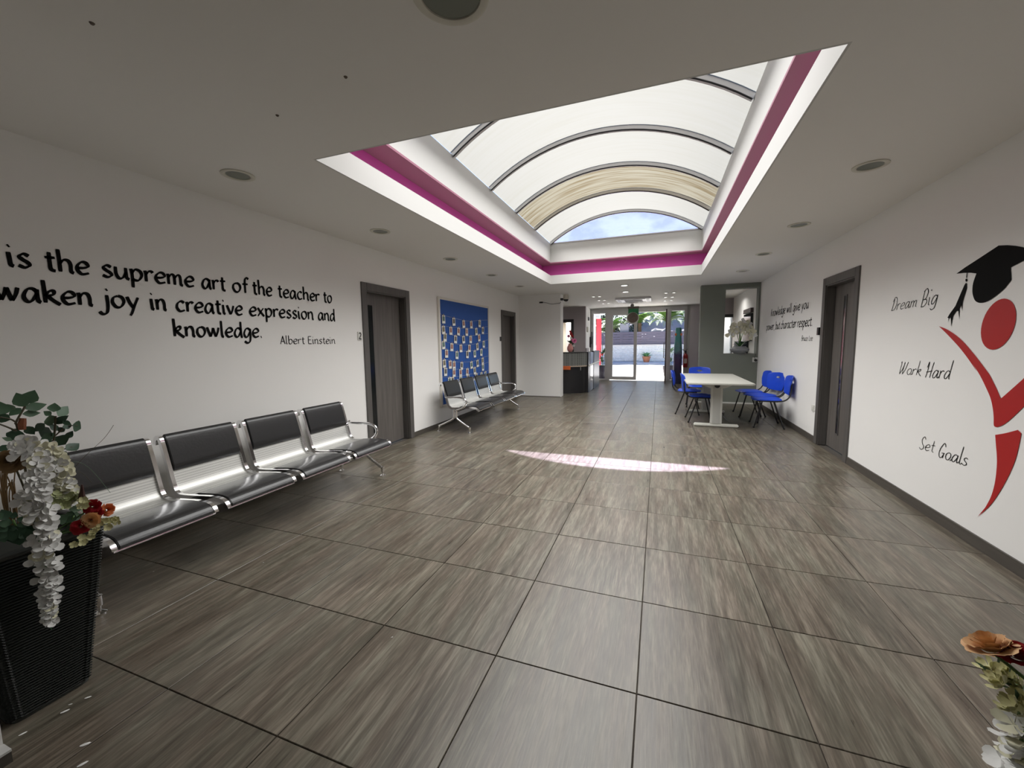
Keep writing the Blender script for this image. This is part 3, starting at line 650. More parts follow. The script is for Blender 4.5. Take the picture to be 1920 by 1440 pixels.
# ================================================================== WALL LETTERING (stroke alphabet drawn with a broad nib)
BOWL = [(.83, .8), (.6, 1), (.3, .9), (.09, .4), (.22, .03), (.5, .08), (.83, .7)]
STEMH = [(.12, 1.75), (.14, .9), (.14, 0)]
GL = {
 'a': (1.02, [BOWL, [(.84, 1), (.82, .5), (.86, .1), (1.0, 0)]]), 'b': (.95, [[(.12, 1.75), (.14, .8), (.14, .08)], [(.14, .6), (.4, .96), (.75, .85), (.84, .45), (.6, .04), (.3, 0), (.14, .12)]]),
 'c': (.85, [[(.78, .86), (.5, 1), (.18, .75), (.1, .35), (.35, 0), (.8, .14)]]), 'd': (1.02, [BOWL, [(.84, 1.75), (.83, .9), (.86, .1), (1.0, 0)]]),
 'e': (.90, [[(.13, .48), (.5, .52), (.8, .68), (.7, .96), (.42, .98), (.14, .68), (.1, .33), (.36, 0), (.84, .14)]]), 'f': (.72, [[(.78, 1.62), (.55, 1.74), (.38, 1.45), (.34, .7), (.34, 0)], [(.08, .98), (.68, 1.03)]]),
 'g': (.98, [BOWL, [(.84, 1), (.84, .2), (.74, -.5), (.4, -.68), (.1, -.48)]]), 'h': (1.02, [STEMH, [(.14, .62), (.38, .94), (.66, .95), (.8, .65), (.8, .12), (.97, 0)]]),
 'i': (.42, [[(.12, 1), (.15, .5), (.18, .1), (.34, 0)], [(.12, 1.42), (.22, 1.48)]]), 'j': (.45, [[(.28, 1), (.3, .2), (.2, -.5), (-.08, -.66), (-.28, -.45)], [(.26, 1.42), (.36, 1.48)]]),
 'k': (.98, [STEMH, [(.14, .5), (.4, .9), (.66, .96), (.62, .68), (.24, .52)], [(.3, .52), (.6, .2), (.98, -.1)]]), 'l': (.42, [[(.13, 1.75), (.14, .6), (.18, .08), (.34, 0)]]),
 'm': (1.42, [[(.08, 1), (.13, .7), (.13, 0)], [(.13, .6), (.36, .95), (.58, .92), (.64, .6), (.64, 0)], [(.64, .6), (.88, .95), (1.1, .92), (1.16, .55), (1.17, .1), (1.34, 0)]]),
 'n': (1.0, [[(.08, 1), (.13, .7), (.13, 0)], [(.13, .6), (.38, .95), (.66, .94), (.78, .6), (.79, .1), (.95, 0)]]), 'o': (.95, [[(.48, 1), (.18, .82), (.09, .42), (.3, .03), (.62, .06), (.85, .5), (.74, .9), (.48, 1)]]),
 'p': (.95, [[(.08, 1), (.14, .6), (.14, -.68)], [(.14, .6), (.4, .96), (.75, .85), (.84, .45), (.6, .04), (.3, 0), (.14, .12)]]), 'r': (.72, [[(.08, 1), (.13, .7), (.13, 0)], [(.13, .6), (.34, .92), (.56, .98), (.68, .86)]]),
 's': (.78, [[(.68, .88), (.42, 1), (.18, .8), (.32, .58), (.58, .4), (.66, .18), (.4, 0), (.08, .12)]]), 't': (.68, [[(.33, 1.42), (.32, .6), (.36, .1), (.62, 0)], [(.05, .98), (.66, 1.03)]]),
 'u': (1.02, [[(.12, 1), (.12, .4), (.3, .02), (.58, .12), (.82, .6)], [(.82, 1), (.82, .4), (.86, .1), (1.02, 0)]]), 'v': (.88, [[(.06, 1), (.24, .5), (.42, 0)], [(.42, 0), (.66, .5), (.8, .98)]]),
 'w': (1.34, [[(.05, 1), (.2, .5), (.36, 0)], [(.36, 0), (.58, .6), (.66, .95)], [(.66, .95), (.76, .5), (.9, 0)], [(.9, 0), (1.12, .5), (1.24, 1)]]), 'x': (.88, [[(.08, .98), (.4, .5), (.82, 0)], [(.78, .98), (.4, .5), (.05, 0)]]),
 'y': (.9, [[(.06, 1), (.22, .5), (.44, .05)], [(.84, 1), (.56, .3), (.32, -.4), (.18, -.68)]]), '.': (.35, [[(.1, .02), (.2, .06)]]), ',': (.35, [[(.18, .08), (.16, -.1), (.06, -.28)]]),
 'A': (1.02, [[(.05, 0), (.32, .8), (.55, 1.62)], [(.55, 1.62), (.72, .8), (.95, 0)], [(.22, .52), (.84, .52)]]), 'E': (.92, [[(.14, 1.6), (.14, 0)], [(.14, 1.58), (.8, 1.6)], [(.14, .84), (.7, .86)], [(.14, .02), (.84, .02)]]),
 'K': (1.0, [[(.15, 1.6), (.14, 0)], [(.86, 1.6), (.5, 1.1), (.16, .75)], [(.32, .88), (.62, .4), (.94, 0)]]), 'B': (1.0, [[(.15, 1.58), (.14, 0)], [(.05, 1.5), (.5, 1.66), (.78, 1.35), (.6, .95), (.2, .85)], [(.2, .85), (.72, .8), (.88, .42), (.6, .03), (.08, .0)]]),
 'L': (.85, [[(.15, 1.6), (.14, 0)], [(.14, .02), (.78, .02)]]), 'D': (1.1, [[(.3, 1.5), (.22, .8), (.14, 0)], [(.02, 1.25), (.3, 1.66), (.8, 1.5), (.98, .8), (.7, .15), (.14, 0)]]),
 'W': (1.5, [[(.0, 1.5), (.12, 1.6), (.14, .8), (.2, .02)], [(.2, .02), (.6, .9), (.78, 1.6)], [(.72, 1.55), (.72, .7), (.8, .02)], [(.8, .02), (1.15, .8), (1.36, 1.6)]]), 'H': (1.15, [[(.05, 1.2), (.22, 1.62), (.25, .8), (.15, 0)], [(.98, 1.62), (.9, .8), (.88, 0)], [(.05, .72), (1.1, .92)]]),
 'S': (.95, [[(.85, 1.4), (.55, 1.64), (.22, 1.35), (.45, .92), (.78, .55), (.7, .12), (.35, 0), (.05, .25)]]), 'G': (1.08, [[(.9, 1.35), (.6, 1.62), (.22, 1.25), (.1, .65), (.35, .03), (.72, .15), (.88, .7)], [(.5, .66), (1.0, .74)], [(.88, .7), (.84, 0)]]),
 '2': (.9, [[(.1, 1.3), (.45, 1.62), (.8, 1.25), (.5, .65), (.08, .03)], [(.08, .03), (.88, .03)]]), '1': (.5, [[(.05, 1.3), (.3, 1.6)], [(.3, 1.6), (.3, 0)]]), '3': (.9, [[(.1, 1.45), (.5, 1.62), (.78, 1.25), (.4, .85)], [(.4, .85), (.82, .6), (.7, .1), (.4, 0), (.08, .15)]]),
}
def word(txt, P0, P1, xh, side, wmax, wmin, nib=35, shear=0, par=None, script=False):
    """side -1: left wall (reads towards +y), +1: right wall (reads towards -y). P=(y,z) baseline ends."""
    adv = sum(GL[c][0]+.08 for c in txt)-.08; du = Vector((P1[0]-P0[0], P1[1]-P0[1])); Lw = du.length; e = du/Lw; nn = Vector((-e.y, e.x))
    if nn.y < 0: nn = -nn
    sx = Lw/adv; b = MB(); x = 0; X = (XL+.0025) if side < 0 else (XR-.0025); na = R(nib)
    for ci, c in enumerate(txt):
        w, st = GL[c]
        if script and ci < len(txt)-1 and c in 'aolkt': st = st+[[(w-.10, .0), (w+.02, .06), (w+.12, .22)]]
        if script: st = [[(q[0], q[1] if q[1] <= 1 else 1+(q[1]-1)*1.75) for q in s] for s in st]
        for s in st:
            pts = catmull([Vector(p) for p in s], 5)
            if len(s) == 2 and (Vector(s[0])-Vector(s[1])).length < .15: pts = [Vector(s[0]), Vector(s[1])]; fat = 1.35
            else: fat = 1
            L_, Rr = [], []
            for i, p in enumerate(pts):
                tg = (pts[min(i+1, len(pts)-1)]-pts[max(i-1, 0)]); tw = Vector((tg.x*sx, tg.y*xh)); tw.normalize()
                wd = (wmin+(wmax-wmin)*abs(math.sin(math.atan2(tw.y, tw.x)-na)))*.5*xh*fat
                if fat == 1 and (i == 0 or i == len(pts)-1): wd *= .8
                c2 = Vector(((x+p.x+shear*p.y)*sx, p.y*xh)); q = Vector((-tw.y, tw.x))*wd; L_.append(c2+q); Rr.append(c2-q)
            vs = []
            for q in L_+Rr:
                g_ = Vector(P0)+e*q.x+nn*q.y; vs.append((X, g_.x, g_.y))
            n = len(pts); b.add(vs, [(i, i+1, n+i+1, n+i) for i in range(n-1)])
        x += w+.08
    return b.build('word', LETTER, par, fix=False)
def uv(side, u, v): p = px(u, v, XL if side < 0 else XR); return (p.y, p.z)
q = thing('wall_quote', 'black handwritten-style quotation about the supreme art of the teacher on the left wall', 'wall lettering', (0, 0, 0))
for txt, u0, u1, zb in (('is', 22, 67, 1.856), ('the', 91, 174, 1.856), ('supreme', 195, 367, 1.857), ('art', 380, 425, 1.857), ('of', 437, 467, 1.858), ('the', 474, 511, 1.858), ('teacher', 521, 599, 1.859), ('to', 606, 622, 1.86),
                    ('waken', -12, 174, 1.662), ('joy', 192, 260, 1.662), ('in', 280, 311, 1.662), ('creative', 328, 453, 1.662), ('expression', 465, 586, 1.663), ('and', 594, 626, 1.663), ('knowledge.', 318, 487, 1.471)):
    ya = px(u0, 560, XL).y; yb = px(u1, 560, XL).y; word(txt, (ya, zb), (yb, zb), .076, -1, .30, .13, 40, par=q)
for txt, u0, u1 in (('Albert', 525, 571), ('Einstein', 577, 628.5)): word(txt, (px(u0, 640, XL).y, 1.408), (px(u1, 640, XL).y, 1.408), .048, -1, .20, .10, 35, par=q)
q = thing('wall_quote', 'black handwritten-style quotation about knowledge and character on the right wall', 'wall lettering', (0, 0, 0))
for txt, u0, u1, zb in (('Knowledge', 1445, 1471.7, 1.832), ('will', 1474, 1483.3, 1.832), ('give', 1485.8, 1499, 1.832), ('you', 1501.7, 1514.6, 1.832), ('power,', 1438, 1453, 1.578), ('but', 1455, 1463, 1.578), ('character', 1464.6, 1493.3, 1.577), ('respect.', 1495.4, 1524, 1.575)):
    word(txt, (px(u0, 600, XR).y, zb), (px(u1, 600, XR).y, zb), .082, 1, .26, .12, 40, .12, par=q)
for txt, u0, u1 in (('Bruce', 1503, 1514.6), ('Lee', 1516.7, 1524)): word(txt, (px(u0, 635, XR).y, 1.366), (px(u1, 635, XR).y, 1.366), .046, 1, .2, .1, 35, .12, par=q)
for lab, ws in (('thin script words Dream Big, topmost of the slogans beside the red figure', (('Dream', (1671, 583), (1719, 574.5), .058), ('Big', (1726, 576), (1757, 568), .068))),
                ('thin script words Work Hard, middle slogan left of the red figure', (('Work', (1685, 701), (1727, 704), .056), ('Hard', (1734, 707.5), (1781, 710.5), .064))),
                ('thin script words Set Goals, lowest slogan left of the red figure', (('Set', (1723, 841), (1751, 848), .054), ('Goals', (1758, 856), (1813, 874), .06)))):
    q = thing('wall_slogan', lab, 'wall lettering')
    for txt, a, c, xh in ws: word(txt, uv(1, *a), uv(1, *c), xh*.92, 1, .125, .07, 20, .26, par=q, script=True)
# ---- graduate emblem
def poly(name, pts, m, par, off=.003):
    vs = [(XR-off, p[0], p[1]) for p in pts]; from mathutils.geometry import tessellate_polygon
    me = bpy.data.meshes.new(name); me.from_pydata(vs, [], [tuple(t_) for t_ in tessellate_polygon([[Vector((v[1], v[2], 0)) for v in vs]])]); me.materials.append(m); o = bpy.data.objects.new(name, me); COL.objects.link(o); o.parent = par; return o
def zc(pts, ox, oy, s, u_cut=None): return [uv(1, ox+x*s, oy+y*s) for x, y in pts]
def smooth2(pts, k=5): return [(v.x, v.y) for v in catmull([Vector(p) for p in pts], k)]
q = thing('graduate_emblem', 'red abstract figure with raised arms under a black mortarboard on the right wall', 'wall decal')
ZA = (1740, 440, .18054); ZBb = (1740, 680, .20833)
top = [(300, 405), (390, 340), (560, 230), (740, 112)]; cap = top+[(830, 108), (920, 115), (997, 130), (1130, 175), (1060, 245), (997, 272), (865, 340), (873, 468)]
cap += smooth2([(873, 468), (800, 560), (700, 645), (620, 693), (550, 708), (500, 690), (475, 640), (466, 580), (475, 500), (508, 403)])[1:]+[(450, 395), (380, 396)]
poly('mortarboard', zc(cap, *ZA), LETTER, q)
poly('tassel_cord', zc([(408, 393), (417, 393), (410, 448), (402, 448)], *ZA), LETTER, q, .0035)
poly('tassel_knot', zc([(404+11*math.cos(k*.63), 472+16*math.sin(k*.63)) for k in range(10)], *ZA), LETTER, q)
poly('tassel', zc([(398, 500), (409, 506), (408, 560), (380, 650), (366, 700), (358, 795), (352, 725), (333, 770), (331, 885), (320, 790), (300, 795), (268, 842), (257, 890), (246, 955), (243, 895), (240, 858), (224, 872), (214, 912), (218, 868), (207, 862), (232, 820), (290, 740), (345, 610), (385, 520)], *ZA), LETTER, q)
poly('head', zc([(738+182*math.cos(a)*math.cos(.12)-262*math.sin(a)*math.sin(.12), 929+182*math.cos(a)*math.sin(.12)*0+262*math.sin(a)-0*math.cos(a)*60+(-45*math.cos(a))) for a in [2*math.pi*k/36 for k in range(36)]], *ZA), REDL, q)
inner = zc(smooth2([(118, 950), (200, 982), (290, 1040), (370, 1110), (450, 1200), (530, 1300), (635, 1440)]), *ZA)+zc(smooth2([(560, 110), (620, 230), (660, 325)]), *ZBb)+zc([(740, 255), (864, 145), (960, 40), (1060, -110), (1140, -260)], *ZBb)
outer = zc([(1110, -90), (1060, 60), (980, 220), (864, 400)], *ZBb)+zc(smooth2([(864, 400), (760, 500), (690, 555), (640, 577), (612, 577), (597, 560), (596, 490), (588, 410), (568, 320), (525, 220), (470, 110), (400, 0)]), *ZBb)[1:]+zc(smooth2([(525, 1440), (430, 1300), (330, 1170), (210, 1040), (118, 950)]), *ZA)[1:-1]
poly('body', inner+outer, REDL, q)
poly('leg', zc(smooth2([(610, 650), (700, 635), (815, 605)])+smooth2([(845, 635), (830, 720), (790, 880), (720, 1040), (640, 1180), (560, 1290), (450, 1388)])+smooth2([(520, 1305), (570, 1210), (605, 1090), (622, 960), (625, 850), (615, 720)]), *ZBb), REDL, q)

# ================================================================== WALL SMALL THINGS
def plate(lab, x, s, y, z, ch):
    t = thing('door_number_plate', lab, 'door number', (x, y, z)); MB().box(0, s*.012, -.032, .032, -.05, .05).build('plate', mat('plate_white', (.7, .7, .66), .5) if ch == '2' else BLACK, t) if s > 0 else MB().box(-.03, 0, -.03, .03, -.05, .05).build('plate', BLACK, t)
    return t
t = plate('small plate reading 2 at the left jamb of the near left door', XL, 1, 4.005, 1.499, '2')
g2 = word('2', (3.983, 1.462), (4.027, 1.462), .046, -1, .3, .2, par=None); g2.name = 'digit'; g2.parent = t; g2.location = (.0115-XL, -4.005, -1.499)
plate('tiny dark number plate at the left jamb of the far left door', XL, 1, 8.68, 1.49, '1')
plate('dark number plate jutting from the wall beside the right door', XR, -1, 6.42, 1.49, '3')
t = thing('wall_socket', 'white wall socket low on the right wall behind the blue chairs', 'socket', (XR, 6.49, .452))
MB().box(-.012, 0, -.043, .043, -.043, .043).build('plate', mat('white_pvc', (.7, .7, .66), .5), t, bevel=.004); MB().box(-.016, -.012, -.022, .022, -.022, .022).build('insert', mat('white_pvc', (.7, .7, .66), .5), t)
t = thing('wall_socket', 'white socket with a black plug on the grey-green wall under the orchid niche', 'socket', (1.955, 9.9, .965))
MB().box(-.05, .05, -.012, 0, -.05, .05).build('plate', mat('white_pvc', (.7, .7, .66), .5), t, bevel=.004); MB().lathe([(.028, -.045), (.03, -.012)], (.008, 0, -.008), 14, 'y').build('plug', BLACK, t, smooth=True)
MB().tube(catmull([(.0, -.04, .01), (-.02, -.05, .05), (.0, -.02, .10), (-.005, -.006, .135)], 5), .004, 6).build('cord', BLACK, t)
# board with hanging cards
t = thing('notice_board', 'tall blue fabric notice board in a cream frame on the left wall', 'notice board', (XL, 0, 0))
BY0, BY1, BZ0, BZ1 = 5.93, 7.93, .36, 2.13
MB().box(0.004, .018, BY0, BY1, BZ0, BZ1).build('panel', BLUEB, t)
CRM = mat('cream_wood', (.74, .71, .65), .6)
for a in ((BY0-.055, BY0, BZ0-.035, BZ1+.04), (BY1, BY1+.035, BZ0-.035, BZ1+.04), (BY0, BY1, BZ1, BZ1+.04), (BY0, BY1, BZ0-.035, BZ0)): MB().box(.0, .032, *a).build('frame_rail', CRM, t, bevel=.004)
rows = [[(129, 348), (244, 376), (355, 402), (441, 410), (537, 398)], [(127, 468), (211, 478), (301, 486), (391, 492), (497, 488), (574, 476)], [(149, 550), (267, 574), (353, 578), (436, 576), (529, 558)],
        [(128, 638), (224, 662), (325, 676), (422, 676), (509, 658), (583, 630)], [(164, 734), (282, 752), (399, 745), (481, 738), (557, 722)], [(137, 846), (204, 858), (249, 864), (336, 872), (443, 864), (512, 846), (570, 818)],
        [(154, 940), (249, 952), (321, 950), (399, 942), (479, 928), (574, 890)], [(196, 1045), (231, 1040), (323, 1030), (406, 1010), (500, 996), (558, 984), (600, 974)]]
RN = ['top', 'second', 'third', 'fourth', 'fifth', 'sixth', 'seventh', 'lowest']; ON = ['first', 'second', 'third', 'fourth', 'fifth', 'sixth', 'seventh']
random.seed(5)
pics = [mat('photo_print_%d' % k, c, .5, noise=(40, .6)) for k, c in enumerate([(.12, .11, .10), (.34, .16, .13), (.12, .2, .18), (.2, .18, .12)])]
XB = XL+.03; cardme = MB().box(0, .002, -.052, .052, -.135, 0); 
cm = cardme.build('tmp', CARD).data; bpy.data.objects.remove(bpy.data.objects['tmp'])
pm = []
for k in range(4):
    o = MB().box(.002, .003, -.038, .038, -.095, -.018).build('tmp', pics[k]); pm.append(o.data); bpy.data.objects.remove(o)
o = MB().box(0, .009, -.006, .006, -.022, .022).build('tmp', mat('peg_wood', (.5, .38, .25), .7)); pgm = o.data; bpy.data.objects.remove(o)
for r_, row in enumerate(rows):
    pp = [px(810+a/6, 540+b_/6, XB) for a, b_ in row]
    st = MB().tube(catmull([(XB-.004, BY0, pp[0].z+.09)]+[(XB-.004, p.y, p.z+.062) for p in pp]+[(XB-.004, BY1, pp[-1].z+.09)], 4), .0016, 4).build('card_string', mat('twine', (.55, .55, .5), .8)); tag(st, 'thin twine holding the %s row of photo cards on the blue board' % RN[r_], 'string', 'card strings on the blue board')
    for c, p in enumerate(pp):
        o = bpy.data.objects.new('photo_card', cm); COL.objects.link(o); o.location = (XB, p.y, p.z+.06); o.rotation_euler = (random.uniform(-.12, .12), 0, 0)
        tag(o, 'small photo card, %s from the left in the %s row on the blue board' % (ON[c], RN[r_]), 'photo card', 'photo cards pegged on the blue board')
        i_ = bpy.data.objects.new('picture', random.choice(pm)); COL.objects.link(i_); i_.parent = o
        g_ = bpy.data.objects.new('peg', pgm); COL.objects.link(g_); g_.parent = o
# downlights
def downlight(lab, x, y, r=.105, grp='round recessed downlights'):
    t = thing('ceiling_downlight', lab, 'downlight', (x, y, ZC), 0, grp); n = 36
    b = MB(); prof = [(r, -.0), (r, -.006), (r-.012, -.010), (r-.028, -.006), (r-.030, .0)]; vs = [(a*math.cos(2*math.pi*k/n), a*math.sin(2*math.pi*k/n), z) for a, z in prof for k in range(n)]
    b.add(vs, [(i*n+k, i*n+(k+1) % n, (i+1)*n+(k+1) % n, (i+1)*n+k) for i in range(4) for k in range(n)]); b.build('trim_ring', mat('downlight_ring', (.62, .60, .52), .45), t, smooth=True)
    b = MB().lathe([(.0005, -.0015), (r-.031, -.002), (r-.031, -.001), (.0005, -.0008)], n=n); b.build('lens', mat('frosted_lens', (.16, .18, .15), .25), t)
ordn = ['nearest', 'second', 'third', 'fourth', 'farthest']
for k, (x, y) in enumerate([(-2.834, 2.147), (-2.832, 3.704), (-2.83, 5.252), (-2.82, 6.752), (-2.82, 8.29)]): downlight('unlit round downlight left of the skylight, %s of the left row' % ordn[k], x, y)
for k, (x, y) in enumerate([(1.379, 3.667), (1.377, 5.206), (1.374, 6.723), (1.365, 8.19)]): downlight('unlit round downlight right of the skylight, %s of the right row' % (ordn[k] if k < 3 else 'farthest'), x, y)
downlight('unlit round downlight cut off by the top edge of the photo', -.71, 1.37, .135)
LITE = mat('spot_glow', (.8, .8, .8), .4, emit=.8, ecol=(1, .98, .95))
for lab, x, y in (('small pale round spot just beyond the far end of the skylight', -.72, 9.1), ('small pale round spot between the skylight and the air conditioner', -.78, 10.26)):
    lamp(x, y, ZC-.018, 5 if y < 10 else 1.3); t = thing('ceiling_spot', lab, 'spotlight', (x, y, ZC)); MB().lathe([(.085, -.012), (.09, 0)], n=20).build('rim', TRIMW, t); MB().lathe([(.065, -.015), (.065, -.011)], n=18).build('lens', LITE, t)
for sd_, xs in (('left', (-1.66, -1.50)), ('right', (.15, .33))):
    for r_, y in enumerate((10.98, 12.02, 13.02)):
        for j, x in enumerate(xs):
            t = thing('ceiling_spot', 'tiny spot in the %s pair %s the air conditioner, %s one of the two' % (['near', 'middle', 'far'][r_], 'left of' if sd_ == 'left' else 'right of', ['left', 'right'][j]), 'spotlight', (x, y, ZC), 0, 'paired ceiling spots in the entrance hall'); lamp(x, y, ZC-.017, .7, .05)
            MB().lathe([(.05, -.012), (.054, 0)], n=16).build('rim', TRIMW, t); MB().lathe([(.036, -.014), (.036, -.011)], n=14).build('lens', LITE, t)
lamp(-3.3, 15.0, 2.5, 30, .2); lamp(1.65, 14.3, 2.5, 16, .2)  # added lamps without fixtures, brighten the lobbies behind the far doorways
for x, y, lab in ((-3.3, 12.2, 'added recessed spot brightening the reception desk, hidden from the hall'), (1.5, 11.6, 'added recessed spot brightening the corridor behind the orchids')):  # unseen spots added to lift the dark reception and corridor
    lamp(x, y, ZC-.018, 3.5); t = thing('ceiling_spot', lab, 'spotlight', (x, y, ZC)); MB().lathe([(.085, -.012), (.09, 0)], n=20).build('rim', TRIMW, t); MB().lathe([(.065, -.015), (.065, -.011)], n=18).build('lens', LITE, t)
# bare screw fixings in ceiling
for k, (x, y) in enumerate([(-2.023, 1.003), (-1.364, 1.586), (-1.92, 1.70)]): tag(MB().lathe([(.005, -.006), (.008, -.002), (.009, 0)], (x, y, ZC), 10).build('ceiling_fixing', mat('rusty', (.14, .11, .09), .7), smooth=True), ['tiny dark fixing in the ceiling near the top left corner', 'tiny pale fixing in the ceiling between the big downlight and skylight corner', 'tiny dark fixing in the ceiling left of the skylight corner'][k], 'fixing')
# AC cassette
t = thing('air_conditioner', 'white four-way cassette air conditioner in the entrance hall ceiling', 'air conditioner', (-.69, 12.1, ZC))
MB().box(-.47, .47, -.47, .47, -.055, 0).build('panel', mat('ac_white', (.85, .85, .87), .4), t, bevel=.01)
MB().box(-.24, .24, -.24, .24, -.062, -.054).build('grille', mat('ac_grille', (.12, .10, .11), .5), t)
for k in range(7): MB().box(-.22, .22, -.21+k*.065, -.185+k*.065, -.068, -.061).build('slat', mat('ac_slat', (.5, .48, .5), .5), t)
for a in ((-.32, .32, -.42, -.35), (-.32, .32, .35, .42), (-.42, -.35, -.32, .32), (.35, .42, -.32, .32)): MB().box(*a, -.06, -.054).build('air_outlet', BLACK, t)
# security camera, junction box, cable
t = thing('security_camera', 'white dome security camera at the top of the far left wall corner', 'security camera', (-2.20, 10.05, 2.46))
MB().box(-.13, -.06, -.06, .06, -.02, .03).build('bracket', BLACK, t); MB().lathe([(.055, .12), (.07, .09), (.07, .02), (.065, 0)], n=20).build('housing', mat('cam_white', (.66, .62, .54), .5), t, smooth=True); MB().lathe([(.005, -.055), (.04, -.045), (.06, -.015), (.062, 0)], n=20).build('dome', BLACKG, t, smooth=True)
tag(MB().box(-2.87, -2.78, 9.965, 10.0, 2.39, 2.425).build('junction_box', BLACK, bevel=.003), 'small black box high on the white far left wall, linked by a cable', 'junction box')
tag(MB().tube(catmull([(-2.78, 9.985, 2.41), (-2.68, 9.99, 2.39), (-2.55, 9.99, 2.355), (-2.42, 9.99, 2.365), (-2.34, 9.99, 2.37), (-2.32, 9.99, 2.40)], 5), .005, 6).build('cable', BLACK), 'thin dark cable running from the small box to the security camera', 'cable')

# ================================================================== RECEPTION DESK
def curve_wall(pts, z0, z1, th, name, m, par):
    P = catmull([Vector(p) for p in pts], 5); n = len(P); off = []
    for i in range(n):
        tg = (P[min(i+1, n-1)]-P[max(i-1, 0)]).normalized(); off.append(P[i]+Vector((-tg.y, tg.x))*th)
    vs = [(p.x, p.y, z) for z in (z0, z1) for p in P]+[(p.x, p.y, z) for z in (z0, z1) for p in off]; fs = []
    for i in range(n-1): fs += [(i, i+1, n+i+1, n+i), (2*n+i+1, 2*n+i, 3*n+i, 3*n+i+1), (n+i, n+i+1, 3*n+i+1, 3*n+i), (i+1, i, 2*n+i, 2*n+i+1)]
    fs += [(0, n, 3*n, 2*n), (n-1, 2*n-1+n-n, 4*n-1, 3*n-1)][:1]+[(2*n-1, n-1, 3*n-1, 4*n-1)]
    return MB().add(vs, fs).build(name, m, par, smooth=True)
t = thing('reception_desk', 'curved reception desk with grey perforated upper band and black base', 'reception desk')
DP = [(-3.4, 10.62), (-2.9, 10.58), (-2.36, 10.66), (-2.02, 10.84), (-1.84, 11.08)]
PERFD = mat('desk_band', (.16, .17, .165), .45)
def dots(m):
    nt = m.node_tree; b = nt.nodes['Principled BSDF']; tc = nt.nodes.new('ShaderNodeTexCoord'); v = nt.nodes.new('ShaderNodeTexVoronoi'); v.inputs['Scale'].default_value = 22; v.inputs['Randomness'].default_value = 0
    r = nt.nodes.new('ShaderNodeValToRGB'); r.color_ramp.elements[0].position = .3; r.color_ramp.elements[0].color = (.07, .075, .07, 1); r.color_ramp.elements[1].position = .36; r.color_ramp.elements[1].color = (.20, .21, .20, 1)
    nt.links.new(tc.outputs['Object'], v.inputs[0]); nt.links.new(v.outputs[0], r.inputs[0]); nt.links.new(r.outputs[0], b.inputs['Base Color'])
dots(PERFD)
curve_wall(DP, .76, 1.10, .04, 'front_band', PERFD, t); curve_wall([(x, y+.07) for x, y in DP], .0, .74, .04, 'front_base', mat('desk_black', (.02, .02, .022), .3), t)
curve_wall([(x, y-.02) for x, y in DP], 1.10, 1.13, .28, 'counter_top', mat('desk_top', (.05, .05, .05), .3), t)
SIDEG = mat('desk_side_gloss', (.30, .30, .33), .15)
MB().box(-1.90, -1.80, 11.10, 11.75, 0, 1.12).build('end_panel', mat('desk_black', (.02, .02, .022), .3), t, bevel=.005); MB().box(-1.80, -1.79, 11.35, 11.95, .02, 1.10).build('side_pane', SIDEG, t); MB().box(-1.86, -1.78, 11.95, 13.1, 0, 1.13).build('side_panel', mat('desk_black', (.02, .02, .022), .3), t, bevel=.005)
t2 = curve_wall([(x, y-.015) for x, y in DP], .73, .76, .012, 'barrier_rail', mat('beige_rail', (.55, .45, .36), .5), t)
MB().tube([(-1.79, 11.1, .745), (-1.77, 13.1, .79)], .022, 8).build('white_rail', mat('white_pvc', (.7, .7, .66), .5), t, smooth=True)
MB().box(-2.40, -2.20, 10.60, 10.625, .66, .76).build('orange_bracket', mat('orange_plastic', (.75, .16, .04), .5), t, bevel=.005)
MB().box(-1.98, -1.96, 10.84, 10.86, .63, .72).build('hook', CHROME, t)
# vase with flowers on desk
t = thing('flower_vase', 'round pink vase of red, pink and white flowers on the reception desk', 'vase', (-2.25, 10.80, 1.13)); t.scale = (.72, .72, .78)
MB().lathe([(.05, 0), (.085, .03), (.115, .10), (.11, .17), (.07, .24), (.055, .27), (.065, .29), (.05, .285)], n=24).build('vase', mat('pink_ceramic', (.66, .27, .25), .4), t, smooth=True)
def blossom_mesh(m, r=.03, n=5, cup=.3, name='blossom', seed=0):
    rr = random.Random(seed); b = MB()
    for k in range(n):
        a = 2*math.pi*k/n+rr.uniform(-.2, .2); ca, sa = math.cos(a), math.sin(a); rw = r*rr.uniform(.85, 1.15)
        def P(u, w, h): return (ca*u-sa*w, sa*u+ca*w, h)
        pr = [(.30, .20), (.62, .46), (.90, .44), (1.06, .22)]
        b.add([P(0, 0, 0)]+[P(rw*u_, sg*rw*w_, cup*rw*(u_*u_)*.9+rr.uniform(-.06, .06)*rw) for sg in (-1, 1) for u_, w_ in pr]+[P(rw*.6, 0, cup*rw*.12), P(rw*1.1, 0, cup*rw*.8)],
              [(0, 1, 9), (0, 9, 5), (1, 2, 9), (9, 6, 5), (2, 3, 9), (9, 7, 6), (3, 4, 10, 9), (9, 10, 8, 7)])
    me = bpy.data.meshes.new(name); me.from_pydata(b.v, [], b.f); me.materials.append(m)
    for p in me.polygons: p.use_smooth = True
    return me
